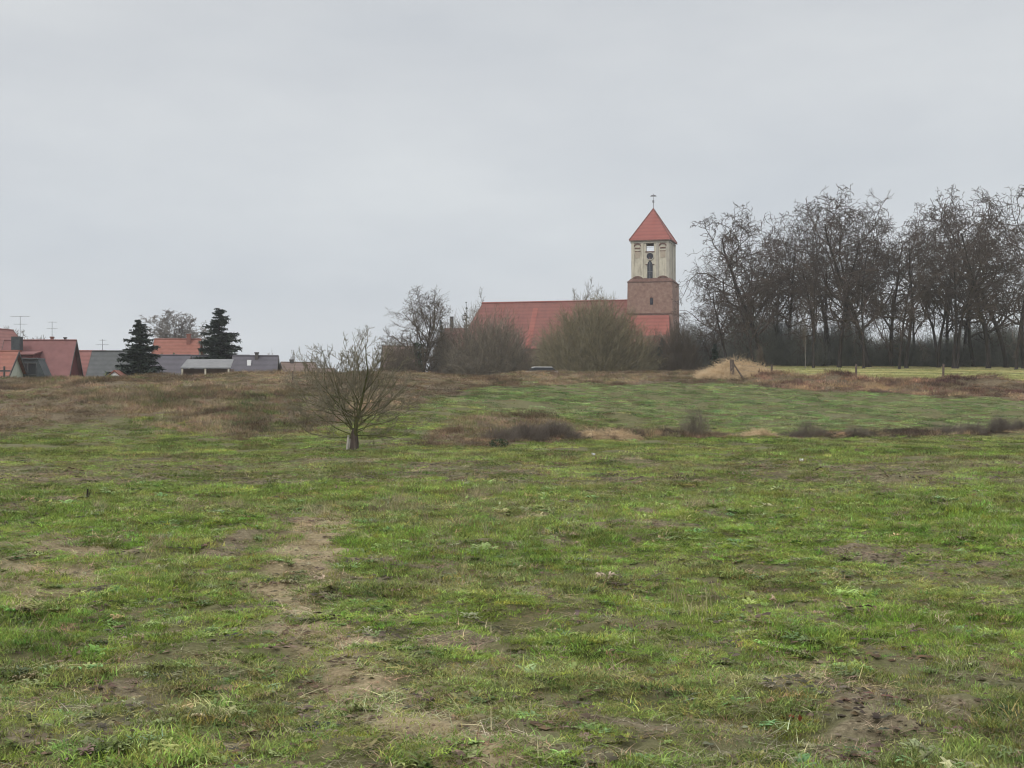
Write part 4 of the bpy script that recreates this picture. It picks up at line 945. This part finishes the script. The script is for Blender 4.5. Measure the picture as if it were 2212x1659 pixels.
w_ = MB(); w_.add([(-2.3,-1.6,zb),(2.35,-1.6,zb),(2.1,1.2,zt),(-2.3,1.2,zt),(-2.3,-1.6,zb+.09),(2.35,-1.6,zb+.09),(2.1,1.2,zt+.09),(-2.3,1.2,zt+.09)], [(3,2,1,0),(4,5,6,7),(0,1,5,4),(1,2,6,5),(2,3,7,6),(3,0,4,7)]); w_.build('roof', M_greyroof, shd)
w_ = MB(); w_.box(-2.2,-.9,-.5,2.2,1.0,zb-.02); w_.build('wall', M_brown, shd)
for xx in (-2.15, 0, 2.15):
    w_ = MB(); w_.box(xx-.07,-1.55,-.5,xx+.07,-1.41,zb-.01); w_.build('post', M_cream, shd)
# yellow gable house
h10, r10, H10, w10 = house(644, 210, 785, 4.6, 6, 0, R(22), M_yellow, M_brown, 'small house with yellow gable and brown roof, left of the orchard tree', pitch=36)
chimney(r10, -1.0, 0, H10-.3, H10+.45, .5, M_darkwall)
h11, r11, H11, w11 = house(698, 200, 799, 2.6, 5, 0, 0, M_darkwall, M_brown, 'very low brown roof ridge just right of the yellow gabled house', pitch=30)
# brown house behind the ivy tree
h12, r12, H12, w12 = house(862, 205, 750, 4.2, 7, 0, R(10), mat('faded_brick', (.20,.135,.115), (.27,.19,.165), 2, .9), mat('faded_brown_tiles', (.19,.13,.115), (.25,.175,.155), 2, .9), 'brown brick house half hidden behind the ivy covered tree', pitch=42)
h13, r13, H13, w13 = house(988, 230, 712, 3.4, 7, 0, R(-5), M_brickc, M_pink, 'house roof with small chimney peeking over the grey shrub left of the church', pitch=42)
chimney(r13, -.9, -.2, H13-.4, H13+2.0, .5, M_darkwall)
# white parked car at the foot of the shrubs
def car(px, d, top):
    x, y, z = ground_at(px, d); zt = CAMZ+(HY-top)/F*d
    root = empty('parked_car', (x, y, zt-1.42), R(12), label='white parked car showing only its top between the two widest shrubs', cat='car')
    b = MB(); prof = [(-2.1,.35),(-2.15,.8),(-1.3,.95),(1.9,.98),(2.1,.7),(2.05,.35)]
    b.prism([(a, -.85, c) for a, c in prof], (0,1.7,0)); b.build('body', M_white, root)
    g = MB(); b = [(-1.25,.95),(1.8,.97),(1.35,1.36),(-.55,1.36)]; g.prism([(a, -.76, c) for a, c in b], (0,1.52,0)); g.build('cabin_glass', M_glass, root)
    t = MB(); t.prism([(-.62,-.74,1.363),(1.4,-.74,1.363),(1.3,-.74,1.42),(-.5,-.74,1.42)], (0,1.48,0)); t.build('roof', M_white, root)
    for sx in (-1.3, 1.3):
        for sy in (-.86, .62):
            w = MB(); w.bar((sx, sy, .33), (sx, sy+.24, .33), .33, .33, 16); w.build('wheel', M_black, root)
car(1163, 150, 792.5)

# ------------------------------------------------------------------ church
M_tbrick = mat('tower_brick', (.17,.10,.078), (.24,.15,.118), 1.4, .92, detail=10, c3=(.31,.215,.175), bump=.3)
M_tbrickd = mat('dark_brick_trim', (.10,.055,.045), (.17,.10,.08), 2, .92)
M_plast = mat('weathered_plaster', (.36,.33,.265), (.53,.49,.395), 1.1, .92, detail=10, c3=(.27,.235,.19), stretch=(1,1,.3))
M_plast2 = mat('weathered_plaster_grey', (.30,.275,.235), (.45,.415,.35), 1.3, .92, detail=8, stretch=(1,1,.4))
M_tile = mat('church_tiles', (.155,.062,.052), (.235,.096,.078), .45, .85, detail=10, c3=(.12,.055,.048), tiles=.5)
M_tilel = mat('newer_church_tiles', (.23,.078,.062), (.30,.115,.09), .6, .85, detail=6, tiles=.5)
M_tilet = mat('tower_roof_tiles', (.25,.085,.07), (.32,.12,.10), .6, .85, detail=6, tiles=.5)
M_louv = mat('dark_louvre', (.02,.022,.032), (.04,.042,.055), 5, .8)
def church():
    d0 = 240.; x0 = (1404-CX)/F*d0; zg = float(base_h(np.array([x0]), np.array([d0]))[0])
    root = empty('village_church', (x0, d0, zg), R(-15), label='red roofed brick village church with square plastered bell tower', cat='church')
    Z = lambda py: CAMZ+(HY-py)/F*d0-zg
    # tower local frame: front wall at y=0, centre x=0, depth 7.7
    h = 3.85; zc = Z(609); ze = Z(518); za = Z(443.5)
    t = MB(); t.frus((-h-.25,-.25,h+.2,7.95,-.5), (-h,0,h,7.7,zc)); tw = t.build('tower_wall', M_tbrick, root)
    t = MB(); t.box(-h-.1,-.1,zc+.003,h+.1,7.8,zc+.16); t.build('cornice', M_tbrickd, tw)
    t = MB(); t.frus((-h+.02,.02,h-.02,7.68,zc+.165), (-3.3,.55,3.3,7.15,zc+.75)); t.build('stepped_offset', M_tbrickd, tw)
    t = MB(); t.box(-h-.02,-.16,Z(679),h+.02,.02,Z(676)); t.build('string_course', M_tbrickd, tw)
    t = MB(); zs = Z(651); t.box(.05,-.14,zs-.55,.55,.10,zs+.55); s_ = t.build('slit_window', M_louv, tw)
    t = MB(); t.prism([(.0,-.17,zs+.55),(.6,-.17,zs+.55),(.3,-.17,zs+.85)], (0,.2,0)); t.build('arch', M_tbrickd, s_)
    # patches of brickwork repair, as slightly proud courses
    # bell stage, hollow with an opening you can see the sky through
    w = 3.28; y0 = .58; y1 = 7.12; th = .55; zb = zc+.7
    ox0, ox1 = -.72, .62; oz0, oz1 = Z(541.5), Z(524)
    b = MB()
    b.box(-w,y0,zb,ox0,y0+th,ze); b.box(ox1,y0,zb,w,y0+th,ze); b.box(ox0,y0,zb,ox1,y0+th,oz0); b.box(ox0,y0,oz1,ox1,y0+th,ze)
    bx0, bx1 = -2.6, 1.0
    b.box(-w,y1-th,zb,bx0,y1,ze); b.box(bx1,y1-th,zb,w,y1,ze); b.box(bx0,y1-th,zb,bx1,y1,oz0-.6); b.box(bx0,y1-th,ze-.25,bx1,y1,ze)
    b.box(-w,y0+th,zb,-w+th,y1-th,ze); b.box(w-th,y0+th,zb,w,y1-th,ze)
    bs = b.build('bell_stage', M_plast, root)
    c = MB(); c.box(-w-.14,y0-.14,ze-.42,w+.14,y0-.003,ze-.12); c.box(w+.003,y0-.14,ze-.42,w+.14,y1+.1,ze-.12); c.box(-w-.14,y0-.14,ze-.42,-w-.003,y1+.1,ze-.12); c.build('eaves_moulding', M_plast2, bs)
    for xa, xb in ((-w,-w+.45),(-1.62,-1.15),(1.02,1.45),(w-.5,w)):
        p = MB(); p.box(xa,y0-.12,zb,xb,y0-.003,ze-.45); p.build('pilaster', M_plast if xa < 0 else M_plast2, bs)
    for ya, yb in ((y0,y0+.6),(y1-.6,y1),(3.3,4.3)):
        p = MB(); p.box(w+.003,ya,zb,w+.12,yb,ze-.45); p.build('pilaster', M_plast2, bs)
    def arch(cx, z, ww, hh, m, name, par, yy=y0, depth=.1, thick=.22, half=True):
        a = MB(); N = 10
        for i in range(N):
            q0 = math.pi*i/N; q1 = math.pi*(i+1)/N
            pt = lambda q, r_: (cx+math.cos(q)*(ww/2+r_), yy-depth, z+math.sin(q)*(hh+r_))
            a.prism([pt(q0,0),pt(q1,0),pt(q1,thick),pt(q0,thick)], (0,depth-.004,0))
        return a.build(name, m, par)
    for cx in (-2.2, 2.15):
        top = Z(531)
        arch(cx, top, 1.0, .35, M_tbrickd, 'window_arch', bs)
        n = MB(); n.box(cx-.5,y0-.07,Z(536),cx+.5,y0-.004,Z(533)); n.box(cx-.5,y0-.07,Z(542),cx+.5,y0-.004,Z(540.5)); n.build('window_rail', M_tbrickd, bs)
        n = MB(); n.box(cx-.42,y0-.045,Z(556),cx+.42,y0-.004,Z(542)); n.build('blind_window', mat('blind_window_plaster', (.33,.27,.22), (.42,.36,.28), 1.5, .9), bs)
        arch(cx, Z(604), 1.5, .42, M_tbrickd, 'lower_arch', bs, depth=.13, thick=.3)
        n = MB(); n.box(cx-.75,y0-.09,zb,cx+.75,y0-.004,Z(604)); n.build('lower_niche', M_tbrick, bs)
    # sound opening surround, rail, oculus, pointed window
    n = MB(); n.box(ox0-.12,y0-.1,oz0-.18,ox1+.12,y0-.004,oz0-.003); n.build('opening_sill', M_tbrickd, bs)
    n = MB(); n.bar((ox0,y0+.3,(oz0+oz1)/2+.05),(ox1,y0+.3,(oz0+oz1)/2+.05),.035); n.build('opening_rail', M_metal, bs)
    zo = Z(552.3); n = MB(); N = 20; n.prism([(-.05+.56*math.cos(2*math.pi*i/N), y0-.10, zo+.56*math.sin(2*math.pi*i/N)) for i in range(N)], (0,.095,0)); oc = n.build('round_window', M_louv, bs)
    n = MB()
    for i in range(N):
        q0, q1 = 2*math.pi*i/N, 2*math.pi*(i+1)/N; f = lambda q, r_: (-.05+math.cos(q)*r_, y0-.16, zo+math.sin(q)*r_)
        n.prism([f(q0,.565),f(q1,.565),f(q1,.70),f(q0,.70)], (0,.155,0))
    n.build('window_ring', M_plast2, oc)
    zt, zl = Z(571), Z(602); cx = -.06; n = MB(); n.prism([(cx-.46,y0-.1,zl),(cx+.46,y0-.1,zl),(cx+.46,y0-.1,zt),(cx+.3,y0-.1,zt+.45),(cx,y0-.1,zt+.8),(cx-.3,y0-.1,zt+.45),(cx-.46,y0-.1,zt)], (0,.095,0)); pw = n.build('pointed_window', M_louv, bs)
    n = MB(); n.box(cx-.035,y0-.15,zl,cx+.035,y0-.103,zt+.6); n.box(cx-.46,y0-.14,(zl+zt)/2,cx+.46,y0-.103,(zl+zt)/2+.06); n.build('mullion', M_metal, pw)
    n = MB(); n.box(cx-.75,y0-.13,zt-.02,cx-.47,y0-.004,zt+.14); n.box(cx+.47,y0-.13,zt-.02,cx+.75,y0-.004,zt+.14); n.prism([(cx-.12,y0-.13,zt+.85),(cx+.12,y0-.13,zt+.85),(cx+.05,y0-.13,zt+1.3),(cx-.05,y0-.13,zt+1.3)], (0,.12,0)); n.build('label_stop', M_tbrickd, pw)
    # dark weather stains are patches with their own outline: thin lichen plates low on the right face
    # pyramid roof
    e = w+.32; cyy = (y0+y1)/2; ap = (0, cyy, za)
    rr = MB(); ey0, ey1 = y0-.32, y1+.32
    k = .16
    rr.add([(-e,ey0,ze),(e,ey0,ze),(e,ey1,ze),(-e,ey1,ze),(-e,ey0,ze+k),(e,ey0,ze+k),(e,ey1,ze+k),(-e,ey1,ze+k),(0,cyy,za)], [(3,2,1,0),(0,1,5,4),(1,2,6,5),(2,3,7,6),(3,0,4,7),(4,5,8),(5,6,8),(6,7,8),(7,4,8)])
    tr = rr.build('tower_roof', M_tilet, root)
    g = MB()
    for sx, sy in ((-e,ey0),(e,ey0),(e,ey1),(-e,ey1)): g.bar((sx,sy,ze+k),(0,cyy,za+.02),.10,.10,6)
    g.build('hip_tiles', M_tile, tr)
    g = MB(); g.box(-e-.03,ey0-.05,ze-.10,e+.03,ey0+.05,ze+.06); g.box(e-.03,ey0+.051,ze-.10,e+.05,ey1,ze+.06); g.build('gutter', M_tbrickd, tr)
    f = MB(); f.bar((0,cyy,za-.2),(0,cyy,za+2.6),.07,.03,8); f.bar((0,cyy,za+1.05),(0,cyy,za+1.45),.18,.16,10); fi = f.build('finial', M_metal, tr)
    v = MB(); zv = za+2.15; v.prism([(-.6,cyy-.03,zv),(-.35,cyy-.03,zv+.2),(.1,cyy-.03,zv+.28),(.4,cyy-.03,zv+.16),(.6,cyy-.03,zv-.04),(.2,cyy-.03,zv-.08),(-.3,cyy-.03,zv-.06)], (0,.06,0)); v.build('weather_vane', M_metal, fi)
    # nave
    L = 28.7; W2 = 6.2; cy = 4.2; zr = Z(644); zw = zr-W2*math.tan(R(52)); xr = -h; xl = -h-L
    n = MB(); n.box(xl+2.2,cy-W2,-.5,xr-.02,cy+W2,zw); nw = n.build('nave_wall', M_tbrick, root)
    rf = MB(); e = .45; ye0, ye1 = cy-W2-e, cy+W2+e; zE = zw-e*math.tan(R(52))
    xh = xl-1.2-.4
    ztop = zr
    A, B = (xl+1.6, cy, ztop), (xr-.03, cy, ztop)
    V = [(xh+.1,ye0,zE),(xr-.03,ye0,zE),(xr-.03,ye1,zE),(xh+.1,ye1,zE),A,B]
    rf.add(V, [(0,1,5,4),(2,3,4,5),(3,0,4),(1,2,5),(3,2,1,0)]); rr_ = rf.build('nave_roof', M_tile, root)
    rd = MB(); rd.bar((A[0]-.1,cy,ztop+.03),(B[0],cy,ztop+.03),.16,.16,8); rd.build('ridge_tiles', mat('ridge_tiles', (.20,.06,.05), (.26,.09,.07), 2, .85), rr_)
    # transept-like annexe roof with a lighter verge
    q = MB(); xx = xl+11.2; sl = math.tan(R(52)); up = .05
    q.prism([(xx, cy-.9, zr-.9*sl+.01), (xx, ye0, zE+.01), (xx, ye0, zE+.09), (xx, cy-.9, zr-.9*sl+.09)], (.9,0,0)); q.build('new_tile_strip', M_tilel, rr_)
    # windows of the nave south wall with buttresses
    for i in range(5):
        xw = xl+4.6+i*4.6; zs = 1.9; n = MB(); ht = max(2.0, zw-2.6)
        n.prism([(xw-.55,cy-W2-.06,zs),(xw+.55,cy-W2-.06,zs),(xw+.55,cy-W2-.06,zs+ht-.7),(xw,cy-W2-.06,zs+ht),(xw-.55,cy-W2-.06,zs+ht-.7)], (0,.055,0)); wn = n.build('nave_window', M_louv, nw)
        n = MB(); n.box(xw+2.0,cy-W2-.9,-.5,xw+2.6,cy-W2-.003,zw-1.6); n.build('buttress', M_tbrick, nw)
    # lean-to annexe before the tower
    zt_ = Z(681); n = MB(); n.box(-h+.2,-3.4,-.5,h-.6,-.28,zt_-3.6); aw = n.build('annexe_wall', M_tbrick, root)
    n = MB(); V = [(-h+.1,-.26,zt_),(h-.5,-.26,zt_),(h+.3,-4.4,zt_-5.4),(-h-.9,-4.4,zt_-5.4)]; V += [(a,b_,c_-.18) for a, b_, c_ in V]
    n.add(V, [(0,1,2,3),(7,6,5,4),(0,4,5,1),(1,5,6,2),(2,6,7,3),(3,7,4,0)]); n.build('annexe_roof', M_tilel, root)
church()

# ------------------------------------------------------------------ field fence posts
M_post = mat('weathered_post', (.08,.06,.05), (.16,.125,.10), 7, .95)
def fence():
    pts = [(1582,115.2,777,.2),(1667,114.6,788,.09),(1849,116.0,786,.10),(2037,114.5,786,.10),(2216,113.5,786,.10)]
    root = empty('wire_fence', (0,0,0), label='wire fence on weathered wooden posts along the brown bank of the far field', cat='fence')
    tops = []
    for i, (px, d, top, r_) in enumerate(pts):
        x, y, z = ground_at(px, d); zt = CAMZ+(HY-top)/F*d; b = MB(); b.bar((x,y,z-.5),(x+.03*(i-1),y,zt),r_,r_*.9,8); o = b.build('post', M_post, root); tops.append((x,y,z,zt))
        if i == 0:
            b = MB(); b.bar((x+.1,y-.05,zt-.35),(x+1.0,y-.4,z-.1),.07,.07,6); b.build('brace', M_post, o)
    for hgt in (.35, .75):
        b = MB()
        for (x,y,z,zt), (x2,y2,z2,zt2) in zip(tops[:-1], tops[1:]): b.bar((x,y-.02,zt-hgt),(x2,y2-.02,zt2-hgt),.006,.006,4)
        b.build('wire', M_metal, root)
fence()
b = MB(); b.bar((0,0,-.3),(0.02,0,.62),.045,.04,8); o = b.build('fence_post', M_post); tag(o, 'single short wooden post on the embankment left of the orchard tree', 'post'); place(o, 632, 83)
b = MB(); b.bar((0,0,-.1),(0.01,0,.16),.02,.015,6); b.bar((0.02,0,.0),(.05,.02,.14),.008,.006,5); o = b.build('broken_stem', M_bark); tag(o, 'short dark broken stem standing in the left part of the meadow', 'stem'); place(o, 189, CAMZ*F/(1077-HY))
# white scraps in the grass
for i, (px, py, lb) in enumerate([(1281,992,'tiny white scrap lying in the meadow below the straw grass'),(1731,1002,'small white scrap lying in the meadow below the pointed dark bush')]):
    d = CAMZ*F/(py-HY); b = MB(); rr = random.Random(i)
    k = 8; top = [(math.cos(6.283*j/k)*.05*rr.uniform(.7,1.2), math.sin(6.283*j/k)*.06*rr.uniform(.7,1.2), .05+rr.uniform(0,.05)) for j in range(k)]
    b.prism(top, (.01,.02,-.05)); o = b.build('white_scrap', M_white); tag(o, lb, 'litter'); place(o, px, d, dz=.04)

# a red-brown fallen leaf clump in the foreground
M_leafr = mat('rusty_leaves', (.22,.06,.025), (.14,.045,.02), 20, .8)
rt = leafball(91, .15, .03, 12, .02, 'fallen_leaves'); o = link('fallen_leaves', rt, M_leafr); tag(o, 'rusty red fallen leaves lying in the grass in the right foreground', 'leaves'); place(o, 1706, CAMZ*F/(1562-HY), dz=.03)

# ------------------------------------------------------------------ haze
def haze():
    m = bpy.data.materials.new('haze'); m.use_nodes = True; nt = m.node_tree; nt.nodes.clear()
    o = nt.nodes.new('ShaderNodeOutputMaterial'); v = nt.nodes.new('ShaderNodeVolumePrincipled')
    v.inputs['Color'].default_value = (.93,.95,1,1); v.inputs['Density'].default_value = .0003; v.inputs['Anisotropy'].default_value = .3
    nt.links.new(v.outputs[0], o.inputs['Volume'])
    b = MB(); b.box(-1100,-60,-4,1100,920,42); h = b.build('haze', m); tag(h, 'thin damp winter haze filling the air', 'haze', kind='stuff')
HAZE = True
if HAZE: haze()

# ------------------------------------------------------------------ world, sun, camera
SUN_EL, SUN_AZ = 42, 215
w = bpy.data.worlds.new('World'); sc.world = w; w.use_nodes = True; nt = w.node_tree; nt.nodes.clear()
out = nt.nodes.new('ShaderNodeOutputWorld'); bg = nt.nodes.new('ShaderNodeBackground'); nt.links.new(bg.outputs[0], out.inputs[0]); bg.inputs[1].default_value = .1
sky = nt.nodes.new('ShaderNodeTexSky'); sky.sky_type = 'NISHITA'; sky.sun_disc = False; sky.sun_elevation = R(SUN_EL); sky.sun_rotation = R(SUN_AZ); sky.dust_density = 4; sky.air_density = 1.2
tc = nt.nodes.new('ShaderNodeTexCoord'); sep = nt.nodes.new('ShaderNodeSeparateXYZ'); nt.links.new(tc.outputs['Generated'], sep.inputs[0])
mp = nt.nodes.new('ShaderNodeMapping'); mp.inputs['Scale'].default_value = (1, 1, 3.0); mp.inputs['Rotation'].default_value = (0, R(12), 0); nt.links.new(tc.outputs['Generated'], mp.inputs[0])
n1 = nz(nt, mp.outputs[0], 3.2, 5, .5)
n2 = nz(nt, mp.outputs[0], 9, 5, .55)
cl = ramp(nt, sep.outputs[2], [(0.0, (.615,.65,.69)), (.10, (.61,.645,.685)), (.2, (.61,.635,.665)), (.30, (.585,.605,.63)), (1.0, (.98,.99,1.0))])
mul = mixc(nt, 1.0, cl, ramp(nt, n1, [(.3, (.93,.94,.955)), (.5, (1.0,1.0,1.0)), (.7, (1.075,1.07,1.055))]), 'MULTIPLY')
mul = mixc(nt, .5, mul, ramp(nt, n2, [(.35, (.95,.955,.96)), (.65, (1.04,1.04,1.03))]), 'MULTIPLY')
sc10 = nt.nodes.new('ShaderNodeVectorMath'); sc10.operation = 'SCALE'; nt.links.new(mul, sc10.inputs[0])
zen = nt.nodes.new('ShaderNodeMapRange'); nt.links.new(sep.outputs[2], zen.inputs[0]); zen.inputs[1].default_value = .28; zen.inputs[2].default_value = .9; zen.inputs[3].default_value = 10.8; zen.inputs[4].default_value = 19.0
nt.links.new(zen.outputs[0], sc10.inputs['Scale'])
fin = mixc(nt, .93, sky.outputs[0], sc10.outputs[0]); nt.links.new(fin, bg.inputs[0])
sl = bpy.data.lights.new('sun', 'SUN'); sl.energy = 1.4; sl.angle = R(14); sl.color = (1, .97, .93); so = bpy.data.objects.new('sun', sl); C.objects.link(so)
az = R(SUN_AZ); el = R(SUN_EL)
from mathutils import Vector
sd = Vector((math.sin(az)*math.cos(el), math.cos(az)*math.cos(el), math.sin(el)))
so.rotation_euler = sd.to_track_quat('Z', 'Y').to_euler(); so.location = (0, -20, 40)
cam = bpy.data.cameras.new('camera'); co = bpy.data.objects.new('camera', cam); C.objects.link(co); sc.camera = co
co.location = (0, 0, CAMZ+float(0)); co.rotation_euler = (R(90)+math.atan((HY-829.5)/F), 0, 0)
cam.sensor_width = 36; cam.lens = 36*F/2212; cam.clip_start = .1; cam.clip_end = 6000
sc.view_settings.view_transform = 'Standard'; sc.view_settings.look = 'None'; sc.view_settings.exposure = 0.0; sc.view_settings.gamma = 1
sc.cycles.use_denoising = True; sc.cycles.max_bounces = 6; sc.cycles.volume_bounces = 1; sc.cycles.diffuse_bounces = 3; sc.cycles.transparent_max_bounces = 4
sc.cycles.use_adaptive_sampling = True; sc.cycles.adaptive_threshold = .02; sc.cycles.pixel_filter_type = 'BLACKMAN_HARRIS'; sc.cycles.filter_width = 1.15
